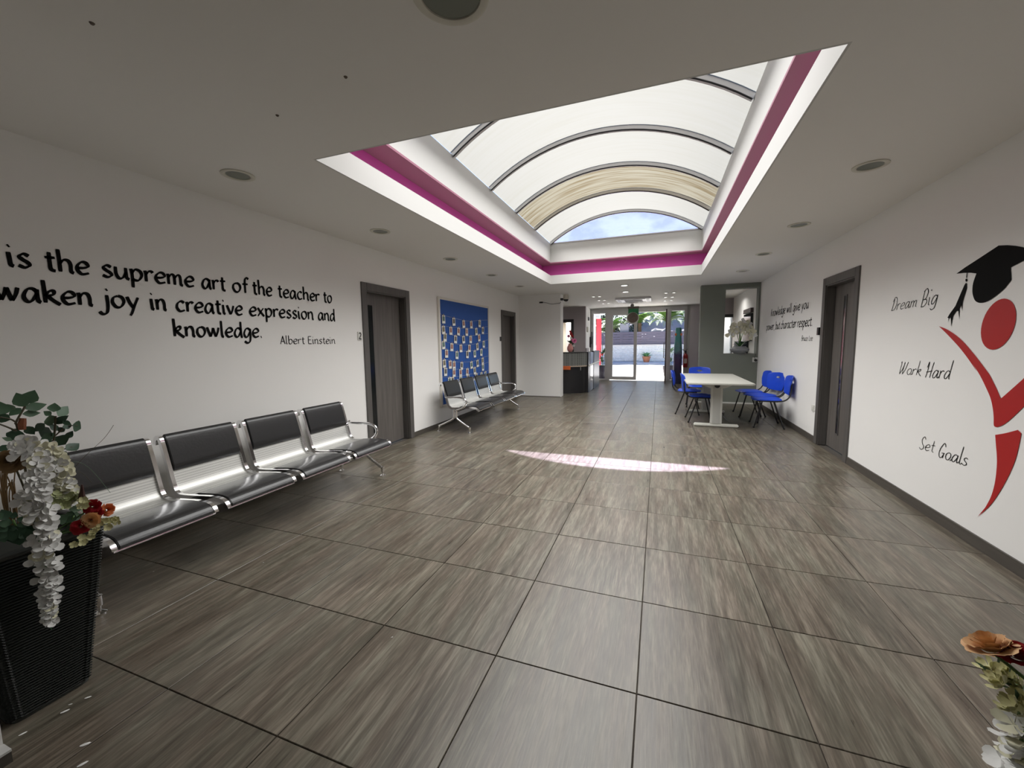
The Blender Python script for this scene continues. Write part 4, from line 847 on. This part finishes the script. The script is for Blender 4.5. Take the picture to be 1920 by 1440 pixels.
def rose_mesh(m, r, layers=4, seed=0):
    rr = random.Random(seed); b = MB()
    for L in range(layers):
        rad = r*(.25+.75*L/(layers-1)); n = 4+L; tilt = .25+.75*L/(layers-1)
        for k in range(n):
            a = 2*math.pi*k/n+L*.7+rr.uniform(-.15, .15); hw = math.pi/n*1.25; vs = []
            for i in range(5):
                for j in range(3):
                    aa = a+hw*(i-2)/2; tt = j/2; q_ = rad*(.35+.65*tt**(1.0/tilt if tilt > .3 else 1))*(1+.10*rr.uniform(-1, 1)*(j == 2)); h = r*(.05+.75*tt*(1.15-tilt*.75)) - (.12*r if j == 2 and L == layers-1 else 0)+rr.uniform(-.04, .04)*r*(j == 2)
                    vs.append((q_*math.cos(aa), q_*math.sin(aa), h))
            b.add(vs, [(i*3+j, i*3+j+1, i*3+j+4, i*3+j+3) for i in range(4) for j in range(2)])
    me = bpy.data.meshes.new('bloom'); me.from_pydata(b.v, [], b.f); me.materials.append(m)
    for p in me.polygons: p.use_smooth = True
    return me
def inst(name, me, par, loc, d=(0, 0, 1), spin=0, s=1):
    o = bpy.data.objects.new(name, me); COL.objects.link(o)
    if par: o.parent = par
    o.location = loc; o.rotation_euler = (Vector(d).to_track_quat('Z', 'Y') @ Matrix.Rotation(spin, 3, 'Z').to_quaternion()).to_euler(); o.scale = (s, s, s); return o
rm = {c: rose_mesh(c, .05, 4, k) for k, c in enumerate((PETR, PETK, PETO, PETP, PETW))}
for (x, y, z, c, s) in [(.04, -.03, .62, PETR, 1.1), (.09, -.02, .54, PETR, 1), (.0, 0, .70, PETR, .9), (.10, -.05, .42, PETK, 1.0), (.17, -.06, .38, PETK, 1.7), (.05, -.05, .48, PETW, .9), (.14, -.02, .22, PETW, .9), (-.06, 0, .55, PETK, 1)]:
    inst('flower', rm[c], t, (x, y, z), (.3, -1, .4), 0, s); MB().tube([(0, 0, .25), (x*.6, y, (z+.25)/2), (x, y, z)], .005, 5).build('stem', STEMG, t)
spray_leaves(t, 10, .22, .03, LEAFD, 31, .9, .3, .4)
# items on left reception pier
def small(name, lab, cat, u, v, w, h, d=.04, m=OUTW):
    p = px(u, v, -2.35); t = tag(MB().box(-2.35, -2.35+d, p.y-w/2, p.y+w/2, p.z-h/2, p.z+h/2).build(name, m, bevel=.006), lab, cat); return t
small('alarm_sounder', 'small grey sounder high on the white pier left of the entrance', 'sounder', 1103, 598, .16, .12, m=POSTM)
small('wall_box', 'beige plastic box on the white pier left of the entrance', 'wall box', 1101, 618, .22, .18, m=mat('cam_white', (.66, .62, .54), .5))
t = thing('intercom_phone', 'black wall telephone on the white pier left of the entrance', 'telephone', (-2.35, 14.78, 1.42))
MB().box(0, .05, -.09, .09, -.22, .16).build('body', BLACK, t, bevel=.01); MB().tube([(.06, -.03, -.1), (.08, -.05, .1), (.07, -.03, .34)], .018, 8).build('handset', BLACK, t, smooth=True)
small('wall_box', 'dark grey box low on the white pier above the reception desk', 'wall box', 1100, 657, .5, .16, m=PURPG)

# ================================================================== EXTINGUISHER, PAINTED COLUMN, SIGN
t = thing('fire_extinguisher', 'red fire extinguisher hanging beside the right glass panel of the entrance', 'fire extinguisher', (.86, 14.74, .50))
MB().lathe([(.07, 0), (.078, .02), (.078, .38), (.06, .44), (.025, .47), (.025, .50)], n=22).build('cylinder', mat('dark_red_steel', (.28, .015, .015), .35), t, smooth=True)
MB().box(-.03, .03, -.02, .02, .50, .56).build('valve', BLACK, t); MB().tube(catmull([(-.02, 0, .55), (-.10, -.03, .60), (-.13, -.03, .5), (-.1, -.04, .3)], 5), .010, 7).build('hose', BLACK, t, smooth=True); MB().tube([(.0, 0, .56), (.06, 0, .62)], .008, 6).build('lever', BLACK, t)
MB().box(-.045, .045, -.0795, -.075, .14, .30).build('label_plate', mat('label_white', (.5, .42, .38), .6), t); MB().box(-.02, .02, .075, .15, .15, .35).build('wall_bracket', DARKALU, t)
t = thing('painted_column', 'slim tall figure painted teal above and navy with spots below, by the right glass panel', 'painted column', (.60, 14.2, 0)); t.scale = (.78, .78, 1)
def pcol_mat():
    m = mat('painted_column', (.05, .06, .12), .4); nt = m.node_tree; b = nt.nodes['Principled BSDF']; tc = nt.nodes.new('ShaderNodeTexCoord'); sp = nt.nodes.new('ShaderNodeSeparateXYZ'); n = nt.nodes.new('ShaderNodeTexNoise'); n.inputs['Scale'].default_value = 9
    a = nt.nodes.new('ShaderNodeMath'); a.operation = 'MULTIPLY_ADD'; a.inputs[1].default_value = .35; r = nt.nodes.new('ShaderNodeValToRGB'); e = r.color_ramp.elements; e[0].position = 0; e[0].color = (.018, .02, .055, 1); e[1].position = 1; e[1].color = (.06, .24, .23, 1)
    for p_, c in ((.35, (.02, .022, .06, 1)), (.55, (.05, .025, .08, 1)), (.64, (.035, .03, .09, 1)), (.74, (.10, .20, .22, 1)), (.86, (.05, .22, .22, 1))): k = e.new(p_); k.color = c
    mr = nt.nodes.new('ShaderNodeMath'); mr.operation = 'MULTIPLY'; mr.inputs[1].default_value = .5
    nt.links.new(tc.outputs['Object'], sp.inputs[0]); nt.links.new(tc.outputs['Object'], n.inputs[0]); nt.links.new(n.outputs[0], a.inputs[0]); nt.links.new(sp.outputs[2], mr.inputs[0]); nt.links.new(mr.outputs[0], a.inputs[2]); nt.links.new(a.outputs[0], r.inputs[0]); nt.links.new(r.outputs[0], b.inputs['Base Color']); return m
MB().lathe([(.16, 0), (.17, .05), (.165, .6), (.165, 1.1), (.14, 1.35), (.12, 1.55), (.12, 1.78), (.10, 1.82)], n=24).build('body', pcol_mat(), t, smooth=True)
for x in (-.10, .10): MB().lathe([(.03, -.10), (.045, -.08)], (x, 0, 1.60), 12, 'y').build('orange_spot', mat('orange_paint', (.7, .17, .05), .5), t)
t = thing('hanging_ornament', 'hanging ornament of a green rectangle above a white-rimmed brown disc in the entrance', 'hanging ornament', (-.80, 13.6, 2.14))
MB().lathe([(.19, -.015), (.19, .015)], n=32, ax='y').build('rim', TRIMW, t, smooth=True); MB().lathe([(.165, -.022), (.165, -.014)], (.005, 0, .015), 32, 'y').build('disc', mat('brown_disc', (.16, .12, .10), .6, noise=(20, .4)), t)
MB().box(-.14, .18, -.012, .01, .10, .30).build('green_panel', mat('green_print', (.03, .22, .09), .6, noise=(9, .7)), t); MB().box(-.15, .19, -.014, .012, .30, .37).build('dark_top', mat('brown_disc', (.11, .07, .055), .6), t)
MB().lathe([(.055, -.02), (.055, -.005)], (-.02, 0, .40), 20, 'y').build('small_disc', mat('grey_disc', (.25, .24, .23), .6), t); MB().tube([(0, 0, .42), (0, 0, .46)], .003, 4).build('cord', BLACK, t)

# ================================================================== ORCHID BOWL in the opening
t = thing('orchid_bowl', 'white orchids in a low grey ceramic bowl on the sill of the grey-green wall opening', 'orchid', (1.66, 9.95, 1.10))
MB().lathe([(.09, 0), (.15, .03), (.185, .07), (.185, .10), (.14, .135), (.125, .14), (.125, .155), (.115, .155), (.115, .12)], n=28).build('bowl', mat('grey_ceramic', (.27, .28, .29), .4), t, smooth=True)
MB().lathe([(.12, .12), (.12, .14)], n=16).build('moss', LEAFD, t)
om = [blossom_mesh(PETC, .038, 5, .3, 'blossom', k) for k in range(2)]+[blossom_mesh(PETW, .038, 5, .3, 'blossom', 7)]
random.seed(12)
for (x1, z1, x2, z2) in [(-.10, .52, -.25, .40), (.02, .62, .22, .50), (.05, .55, .20, .34), (-.04, .48, -.14, .40), (.0, .66, .12, .62), (-.12, .58, -.20, .52), (.08, .60, .26, .42), (-.02, .58, .05, .46), (.1, .64, .18, .56)]:
    P = catmull([(0, 0, .13), (x1*.3, -.01, .32), (x1, -.03, z1), ((x1+x2)/2, -.05, (z1+z2)/2+.04), (x2, -.06, z2)], 6); MB().tube(P, .004, 5).build('stem', STEMG, t)
    for k in range(14): p = P[-1-k*len(P)//24]; inst('blossom', random.choice(om), t, (p[0]+random.uniform(-.03, .03), p[1]-.015+random.uniform(-.02, .01), p[2]+random.uniform(-.035, .035)), (random.uniform(-.4, .4), -1, random.uniform(-.2, .5)), random.uniform(0, 6), random.uniform(.8, 1.15))
spray_leaves(t, 12, .26, .018, mat('plant_green', (.06, .16, .05), .45), 77, 1.0, .13, .5)
t = thing('wall_tv', 'dark framed screen on the side wall seen through the opening above the orchids', 'screen', (XR, 10.95, 1.75)); MB().box(-.05, 0, -.42, .42, -.38, .25).build('screen', BLACKG, t, bevel=.005); MB().box(-.06, -.0, -.42, .42, .27, .37).build('sign_panel', DARKALU, t)
t = thing('dark_cabinet', 'dark blue cabinet beyond the opening, right of the orchid bowl', 'cabinet', (1.9, 11.2, 0)); MB().box(-.1, .09, -.3, .3, 0, 1.36).build('body', mat('navy_cabinet', (.012, .018, .035), .4), t, bevel=.006); MB().box(-.108, -.1, -.28, -.01, .06, 1.32).build('door', mat('navy_cabinet', (.012, .018, .035), .4), t)
MB().box(-.108, -.1, .01, .28, .06, 1.32).build('door', mat('navy_cabinet', (.012, .018, .035), .4), t)
MB().lathe([(.012, 0), (.012, .08)], (-.115, -.04, .8), 8).build('handle', CHROME, t)
# ================================================================== WICKER PLANTERS + FLOWERS
WICK = mat('black_wicker', (.032, .035, .032), .33)
def planter(lab, loc):
    t = thing('wicker_planter', lab, 'planter', loc); b = MB(); n = 96; rows_ = 118; Hh = .665; vs = []
    for i in range(rows_+1):
        z = Hh*i/rows_; half = .112+(.188-.112)*(z/Hh)
        for k in range(n):
            a = 2*math.pi*(k+.5)/n; c, s = math.cos(a), math.sin(a); e = 2/9.
            x = half*math.copysign(abs(c)**e, c); y = half*math.copysign(abs(s)**e, s)
            kk = (k//4) % 2; d = .0055*(math.sin(math.pi*(i+kk)/1.0+math.pi/2) if True else 0)
            d *= (1 if 2 < i < rows_-3 else 0); f = 1+d/half; vs.append((x*f, y*f, z))
    b.add(vs, [(i*n+k, i*n+(k+1) % n, (i+1)*n+(k+1) % n, (i+1)*n+k) for i in range(rows_) for k in range(n)]+[tuple(range(n))])
    b.build('woven_body', WICK, t, fix=False)
    b = MB(); P = [(.188*math.copysign(abs(math.cos(a))**(2/9.), math.cos(a)), .188*math.copysign(abs(math.sin(a))**(2/9.), math.sin(a)), Hh) for a in [2*math.pi*(k+.5)/48 for k in range(48)]]
    b.tube(P, .011, 8, closed=True); b.build('rim', WICK, t, smooth=True)
    MB().box(-.165, .165, -.165, .165, .60, .625).build('filler', mat('dark_filler', (.012, .014, .01), .95), t)
    return t
PC = Vector((-2.325, .742, 0)); PR_ = Vector((.875, .76, 0))
planter('tall square black wicker planter full of artificial flowers at the left edge', tuple(PC))
planter('tall black wicker planter at the lower right edge, mostly out of view', tuple(PR_))
def leaf_mesh_pts(base, tip, wid, nrm, fold=.18):
    base, tip = Vector(base), Vector(tip); d = tip-base; L = d.length; e = d/L; s = e.cross(nrm).normalized(); nn = s.cross(e)
    prof = [(0, .02), (.15, .30), (.35, .5), (.55, .46), (.78, .25), (1, .0)]; vs = []
    for t, w in prof:
        c = base+e*L*t-nn*(L*.10*t*t); vs += [c-s*w*wid, c-nn*fold*w*wid, c+s*w*wid]
    vs = [v+nn*0 for v in vs]; return vs, [(3*i+j, 3*i+j+1, 3*i+j+4, 3*i+j+3) for i in range(5) for j in (0, 1)]
CAMP = Vector((0, 0, H))
def leaf(par, u0, v0, u1, v1, w, m, X=-2.25, dx0=0, dx1=0, ob=None):
    """leaf between two points given on the plane x=X (plus depth offsets); w = width ratio"""
    a = px(u0, v0, X+dx0); c = px(u1, v1, X+dx1); n = (CAMP-a).normalized()+Vector((random.uniform(-.3, .3), random.uniform(-.3, .3), random.uniform(-.1, .5)))
    vs, fs = leaf_mesh_pts(a, c, (c-a).length*w*1.35, n); o = MB().add(vs, fs).build('leaf', m, par, smooth=True, fix=False)
    if par: o.matrix_parent_inverse = Matrix.Translation(-Vector(par.location))
    return o
def stem(par, pts, r, m, name='stem', X=-2.25):
    P = catmull([px(u, v, X+d) for u, v, d in pts], 5); o = MB().tube(P, r, 6).build(name, m, par, smooth=True)
    if par: o.matrix_parent_inverse = Matrix.Translation(-Vector(par.location))
    return o
S = 220/1131.
def Q(x, y): return (x*S, 720+y*S)
random.seed(21)
base = tuple(PC+Vector((0, 0, .63)))
t1 = thing('leafy_branch', 'artificial branch with broad green leaves, topmost at the left planter', 'artificial branch', base)
stem(t1, [(45, 860, -.03), (32, 800, -.02), (30, 792, 0), (47, 762, 0)], .0035, STEMM); stem(t1, [(30, 792, 0), (20, 786, 0), (0, 782, 0)], .003, STEMM); stem(t1, [(31, 808, 0), (12, 800, 0), (-15, 790, 0)], .003, STEMM)
stem(t1, [(60, 990, -.10), (50, 900, -.06), (45, 860, -.03)], .004, STEMM)
for a in [(250, 190, 335, 55, .62, LEAFM), (245, 220, 155, 85, .6, LEAFM), (240, 240, 460, 190, .42, LEAFM), (215, 290, 400, 275, .4, LEAFM), (205, 232, 78, 305, .5, LEAFM), (100, 345, -60, 310, .6, LEAFD), (30, 300, 5, 170, .7, LEAFM), (150, 250, 65, 195, .4, LEAFS),
          (95, 590, -40, 650, .5, LEAFD), (120, 545, 20, 515, .4, LEAFS), (170, 440, 120, 560, .75, LEAFD), (240, 410, 340, 490, .5, LEAFD), (180, 450, 105, 440, .5, LEAFD), (200, 520, 250, 590, .6, LEAFD)]:
    leaf(t1, *Q(a[0], a[1]), *Q(a[2], a[3]), a[4], a[5])
t2 = thing('leafy_branch', 'artificial branch with small dark leaves leaning right above the white blossoms', 'artificial branch', base)
stem(t2, [(70, 960, -.08), (85, 880, -.04), (100, 830, 0), (104, 780, 0)], .0035, STEMM); stem(t2, [(95, 850, -.02), (120, 842, 0), (135, 838, 0)], .0025, STEMM); stem(t2, [(100, 820, 0), (125, 800, 0), (145, 798, 0)], .0025, STEMM)
for a in [(515, 270, 530, 180, .75, LEAFM), (560, 310, 668, 203, .4, LEAFM), (495, 300, 420, 262, .6, LEAFM), (520, 385, 655, 305, .4, LEAFD), (600, 355, 690, 395, .45, LEAFD), (705, 388, 798, 432, .6, LEAFD), (640, 525, 705, 450, .5, LEAFD), (530, 510, 640, 590, .8, LEAFD), (640, 640, 772, 562, .5, LEAFD),
          (640, 650, 540, 730, .55, LEAFD), (430, 380, 320, 460, .55, LEAFD), (440, 560, 520, 610, .7, LEAFD), (470, 420, 380, 520, .6, LEAFD), (560, 450, 480, 380, .5, LEAFD), (600, 420, 700, 400, .4, LEAFD), (480, 300, 500, 420, .4, LEAFS), (430, 480, 500, 560, .7, LEAFD), (620, 460, 560, 420, .5, LEAFD)]:
    leaf(t2, *Q(a[0], a[1]), *Q(a[2], a[3]), a[4], a[5], dx0=random.uniform(-.03, .03), dx1=random.uniform(-.03, .03))
t3 = thing('sage_foliage', 'rounded sage-green leaves at the rim of the left planter beside the roses', 'artificial foliage', base)
for a in [(720, 1240, 745, 1160, .9, LEAFS), (780, 1225, 860, 1215, .8, LEAFS), (700, 1260, 770, 1262, .8, LEAFS), (640, 1320, 550, 1270, .7, LEAFM), (640, 1340, 700, 1230, .8, LEAFM), (680, 1320, 820, 1310, .6, LEAFM), (690, 1340, 740, 1420, .9, LEAFS), (640, 1330, 560, 1330, .6, LEAFM), (700, 1260, 640, 1240, .7, LEAFM)]:
    leaf(t3, *Q(a[0], a[1]), *Q(a[2], a[3]), a[4], a[5], X=-2.14)
stem(t3, [(130, 990, -.1), (135, 975, 0), (140, 965, 0)], .003, STEMG, X=-2.14)
t4 = thing('dark_foliage', 'large dusky leaves low in the left planter beneath the blossoms', 'artificial foliage', base)
for a in [(120, 1340, -30, 1340, .6, LEAFM), (130, 1360, 60, 1440, .7, LEAFD), (150, 1360, 280, 1380, .6, LEAFD), (140, 1370, 120, 1520, .8, LEAFD), (170, 1380, 190, 1560, .7, LEAFD), (260, 1400, 330, 1530, .6, LEAFD), (60, 1420, -40, 1500, .7, LEAFD), (200, 1420, 290, 1480, .7, LEAFD), (20, 1300, -60, 1240, .6, LEAFM), (60, 1310, 20, 1210, .7, LEAFD), (180, 1330, 240, 1270, .7, LEAFD), (230, 1360, 300, 1300, .7, LEAFM), (80, 1380, -20, 1420, .8, LEAFD), (250, 1380, 330, 1440, .7, LEAFD), (30, 1400, 50, 1530, .7, LEAFD), (-20, 1330, -90, 1400, .7, LEAFD), (120, 1300, 150, 1230, .6, LEAFD)]:
    leaf(t4, *Q(a[0], a[1]), *Q(a[2], a[3]), a[4], a[5], X=-2.17)
stem(t4, [(45, 990, -.1), (30, 985, 0), (25, 975, 0)], .003, STEMG, X=-2.17)
# twigs
t5 = thing('dry_twigs', 'bundle of thin dry twigs rising on the far left of the planter', 'twigs', base)
for k in range(16): u = random.uniform(-6, 34); stem(t5, [(u*.6+15, 985, -.05), (u+random.uniform(-8, 8), 930, 0), (u+random.uniform(-12, 12), 885+random.uniform(-25, 25), .0)], .0018, BRN, 'twig', X=-2.26)
for a in ((115, 905, 150, 880, 213, 800), (110, 900, 150, 858, 215, 893), (112, 915, 160, 885, 205, 924)): pass
t6 = thing('grass_blades', 'few hair-thin arching grass blades reaching over the bench back', 'artificial grass', base)
stem(t6, [(118, 900, -.03), (160, 855, 0), (195, 822, 0), (213, 797, 0)], .0009, STEMM, 'blade'); stem(t6, [(115, 885, 0), (140, 866, 0), (170, 880, 0), (207, 924, 0)], .0008, LEAFS, 'blade'); stem(t6, [(120, 890, 0), (150, 885, 0), (172, 905, 0)], .0008, STEMM, 'blade')
# dried brown rose + brown bud
t = thing('dried_rose', 'dried brown rose left of the white blossoms in the left planter', 'artificial flower', base)
p = px(*Q(118, 745), -2.2); inst('bloom', rose_mesh(BRN, .042, 4, 9), t, p-Vector(base), (.8, -.5, .3), 0, 1.0); p2 = px(*Q(170, 690), -2.2); inst('bloom', rose_mesh(mat('tan_petal', (.42, .33, .16), .6), .03, 3, 10), t, p2-Vector(base), (.8, -.4, .4))
stem(t, [(60, 990, -.1), (50, 930, -.03), (26, 870, 0)], .003, STEMM, X=-2.2)
# white blossom sprays
WB = [blossom_mesh(PETW, .027, 4, .35, 'blossom', k) for k in range(4)]+[blossom_mesh(PETC, .027, 4, .35, 'blossom', 9)]
CBm = [blossom_mesh(PETC, .026, 4, .35, 'blossom', 20+k) for k in range(3)]+[WB[0]]
def spray(name, lab, pts, X, n, meshes, b0, seed, sz=1.0, z0=1.0):
    t = thing(name, lab, 'artificial flower', b0); rr = random.Random(seed); P = [px(u, v, X+d) for u, v, d, w in pts]; Wd = [w*.62 for *_, w in pts]; PP = catmull(P, 8)
    o = MB().tube(PP, .003, 6).build('stem', STEMG, t, smooth=True); o.matrix_parent_inverse = Matrix.Translation(-Vector(b0))
    for k in range(n):
        f = (k+rr.random()*.6)/n; fi = f*(len(PP)-1); i = min(int(fi), len(PP)-2); p = PP[i].lerp(PP[i+1], fi-i); j = f*(len(Wd)-1); jj = min(int(j), len(Wd)-2); w = Wd[jj]+(Wd[jj+1]-Wd[jj])*(j-jj)
        view = (CAMP-p).normalized(); side = view.cross(Vector((0, 0, 1))).normalized(); a = rr.uniform(-1.4, 1.4); off = side*math.sin(a)*w*rr.uniform(.6, 1)+view*math.cos(a)*w*rr.uniform(.3, .9)+Vector((0, 0, rr.uniform(-.012, .012)))
        inst('blossom', rr.choice(meshes), t, p+off-Vector(b0), (off+view*.02+Vector((0, 0, .012))), rr.uniform(0, 6), sz*rr.uniform(.8, 1.15)*(.55+.45*min(1, w/.03)))
    return t
sp = spray('wisteria_spray', 'long white hanging blossom spray trailing down the front of the left planter', [(50, 832, -.10, .040), (62, 862, -.05, .045), (68, 900, .0, .035), (62, 930, .02, .045), (72, 960, .03, .042), (76, 1000, .03, .042), (84, 1040, .02, .042), (88, 1080, 0, .034), (92, 1110, -.01, .026), (93, 1145, -.02, .016), (94, 1166, -.03, .006)], -2.09, 105, WB, base, 3, 1.0)
for a in ((95, 1162, 80, 1172), (95, 1162, 107, 1170), (95, 1164, 97, 1182), (95, 1162, 104, 1160)): leaf(sp, *a, .2, LEAFM, X=-2.115)
spray('hydrangea_spray', 'cream-white full blossom spray arching right behind the long white one', [(80, 840, -.05, .03), (98, 862, -.02, .045), (108, 890, 0, .045), (118, 915, .0, .045), (128, 932, 0, .03), (140, 930, 0, .02)], -2.17, 85, CBm, base, 5, 1.0)
spray('floret_spray', 'small greenish cream florets under the arching cream blossoms', [(95, 930, 0, .03), (115, 945, 0, .035), (135, 928, 0, .03), (146, 930, 0, .01)], -2.15, 34, [blossom_mesh(mat('floret_green', (.46, .50, .26), .6), .018, 5, .5, 'blossom', 41)], base, 6, .9)
def bloom(name, lab, u, v, X, m, r, seed, dr=(.8, -.5, .45), b0=base, grp=None, zfix=None):
    t = thing(name, lab, 'artificial flower', b0, 0, grp); p = px(u, v, X) if zfix is None else pz(u, v, zfix); inst('bloom', rose_mesh(m, r, 5, seed), t, p-Vector(b0), dr, 0, 1)
    q_ = Vector(b0); q_.z = max(q_.z, p.z-.2); MB().tube(catmull([p-q_+Vector((0, 0, q_.z-b0[2]))-Vector(dr)*.004, (p-q_)*.5+Vector((0, 0, q_.z-b0[2]-.02)), (0, 0, -.02)], 4), .003, 6).build('stem', STEMG, t, smooth=True)
    return t
bloom('carnation', 'crimson carnation, upper of the red flowers on the left planter', *Q(890, 1185), -2.09, PETR, .028, 3)
bloom('carnation', 'crimson carnation just below the upper red one on the left planter', *Q(915, 1248), -2.085, PETR, .026, 4)
bloom('carnation', 'deep red flower tucked lowest, under the sage leaves of the left planter', *Q(780, 1375), -2.09, PETR, .03, 6)
bloom('orange_flower', 'bright orange flower outermost at the right of the left planter', *Q(1025, 1215), -2.09, PETO, .026, 5, (1, -.1, .3))
bloom('peach_rose', 'open peach-orange rose hanging over the rim of the left planter', *Q(880, 1310), -2.075, PETP, .030, 8, (.8, -.6, .2))
for k, (x, y, lab) in enumerate([(860, 1125, 'tiny pale yellow florets above the crimson carnations'), (960, 1365, 'tiny cream florets at the rim corner of the left planter'), (1085, 1330, 'tiny greenish cream florets sticking out over the bench seat'), (795, 1500, 'tiny cream florets dangling against the dark wicker')]):
    t = thing('floret_cluster', lab, 'artificial flower', base); pp = px(*Q(x, y), -2.08); o = MB().tube([pp, pp+Vector((-.08, -.01, -.03))], .0015, 5).build('stem', STEMG, t); o.matrix_parent_inverse = Matrix.Translation(-Vector(base))
    for j in range(6): inst('blossom', blossom_mesh(mat('floret_cream', (.68, .66, .36), .6), .012, 5, .4, 'blossom', 60+j), t, pp-Vector(base)+Vector((random.uniform(-.012, .012), random.uniform(-.028, .028), random.uniform(-.016, .016))), (.9, -.4, random.uniform(-.2, .6)), j, 1)
tb = thing('dark_bud', 'dark maroon bud standing up beside the crimson carnations', 'artificial flower', base); o = MB().tube([px(*Q(780, 1170), -2.12), px(*Q(790, 1090), -2.12), px(*Q(790, 970), -2.12)], [.008, .011, .003], 8).build('bud', mat('maroon', (.05, .015, .012), .5), tb, smooth=True); o.matrix_parent_inverse = Matrix.Translation(-Vector(base))
tb = thing('dark_bud', 'brown seed head standing above the dried rose among the green leaves', 'artificial flower', base); o = MB().tube([px(*Q(215, 440), -2.25), px(*Q(212, 380), -2.25), px(*Q(222, 330), -2.25)], [.010, .012, .009], 8).build('bud', mat('rust', (.22, .07, .03), .7), tb, smooth=True); o.matrix_parent_inverse = Matrix.Translation(-Vector(base))
# right planter blooms
b2 = tuple(PR_+Vector((0, 0, .63)))
S2 = 140/775.
def Q2(x, y): return (1780+x*S2, 1180+y*S2)
bloom('peach_rose', 'open peach rose leaning out on its stem at the lower right edge', *Q2(450, 225), 0, PETP, .040, 18, (-.35, .25, .9), b2, zfix=.80)
bloom('carnation', 'crimson carnation beside the peach rose at the lower right edge', *Q2(740, 300), 0, PETR, .034, 19, (-.3, .1, .95), b2, zfix=.80)
for k, (x, y, lab) in enumerate([(480, 450, 'cream trumpet florets just under the right peach rose'), (500, 560, 'lower cream florets on the green sprig under the right peach rose'), (720, 890, 'pale florets at the rim of the lower right planter')]):
    t = thing('floret_cluster', lab, 'artificial flower', b2); pp = pz(*Q2(x, y), .74); en = pz(*Q2(760, 580), .70); o = MB().tube([pp, pp.lerp(en, .6)+Vector((0, 0, -.01)), en], .002, 5).build('stem', STEMG, t); o.matrix_parent_inverse = Matrix.Translation(-Vector(b2))
    for j in range(8): inst('blossom', blossom_mesh(mat('floret_cream', (.68, .66, .36), .6), .015, 5, .8, 'blossom', 80+j), t, pp.lerp(en, j*.07)-Vector(b2)+Vector((random.uniform(-.012, .012), random.uniform(-.012, .012), .004)), (-.6, .2, random.uniform(.2, .9)), j, 1)
    for j in range(3):
        vs, fs = leaf_mesh_pts(pp.lerp(en, .3+j*.2), pp.lerp(en, .1+j*.2)+Vector((random.uniform(-.02, .02), .03*(-1)**j, .02)), .012, Vector((0, -.3, 1))); o = MB().add(vs, fs).build('leaf', LEAFM, t, smooth=True, fix=False); o.matrix_parent_inverse = Matrix.Translation(-Vector(b2))
t = thing('wisteria_spray', 'white blossom spray hanging at the extreme lower right corner', 'artificial flower', b2); rr = random.Random(8)
pts = [pz(*Q2(x, y), z) for x, y, z in ((800, 1050, .70), (740, 1180, .66), (700, 1260, .62), (660, 1380, .56), (640, 1480, .5))]; PP = catmull(pts, 6)
o = MB().tube(PP, .003, 6).build('stem', STEMG, t); o.matrix_parent_inverse = Matrix.Translation(-Vector(b2))
for k in range(46):
    p = PP[min(len(PP)-1, int(k/46*len(PP)))]; off = Vector((rr.uniform(-.012, .03), rr.uniform(-.025, .022), rr.uniform(-.015, .02))); inst('blossom', rr.choice(WB), t, p+off-Vector(b2), (-.5+rr.uniform(-.3, .3), .1+rr.uniform(-.3, .3), .8), rr.uniform(0, 6), rr.uniform(.75, 1))
# fallen petals
for k, (u, v, s) in enumerate([(165, 1308, 1), (122, 1334, 1.2), (132, 1321, .6), (43, 1376, 1), (160, 1396, 1.4), (155, 1433, 1.3), (288, 1072, .5), (494, 1055, .4), (735, 1195, .5)]):
    p = pz(u, v, .0); b = MB(); n = 7; b.add([(0, 0, .003)]+[(.0075*s*math.cos(2*math.pi*j/n)*1.5, .0045*s*math.sin(2*math.pi*j/n), .0012) for j in range(n)], [(0, 1+j, 1+(j+1) % n) for j in range(n)])
    o = b.build('fallen_petal', PETW, fix=False); o.location = p; o.rotation_euler = (0, 0, random.uniform(.6, 1.4)); tag(o, ['petal on the tile just right of the left planter base', 'petal midway along the front foot of the left planter', 'tiniest petal beside the one midway along the planter foot', 'petal nearest the white pier at the lower left', 'long petal on the tile below the planter, upper of two', 'petal at the bottom edge of the photo below the planter', 'petal speck on the floor under the near bench front', 'petal speck on the floor tile beyond the near bench middle', 'petal speck on the floor in the lower middle of the photo'][k], 'petal', 'fallen white petals')
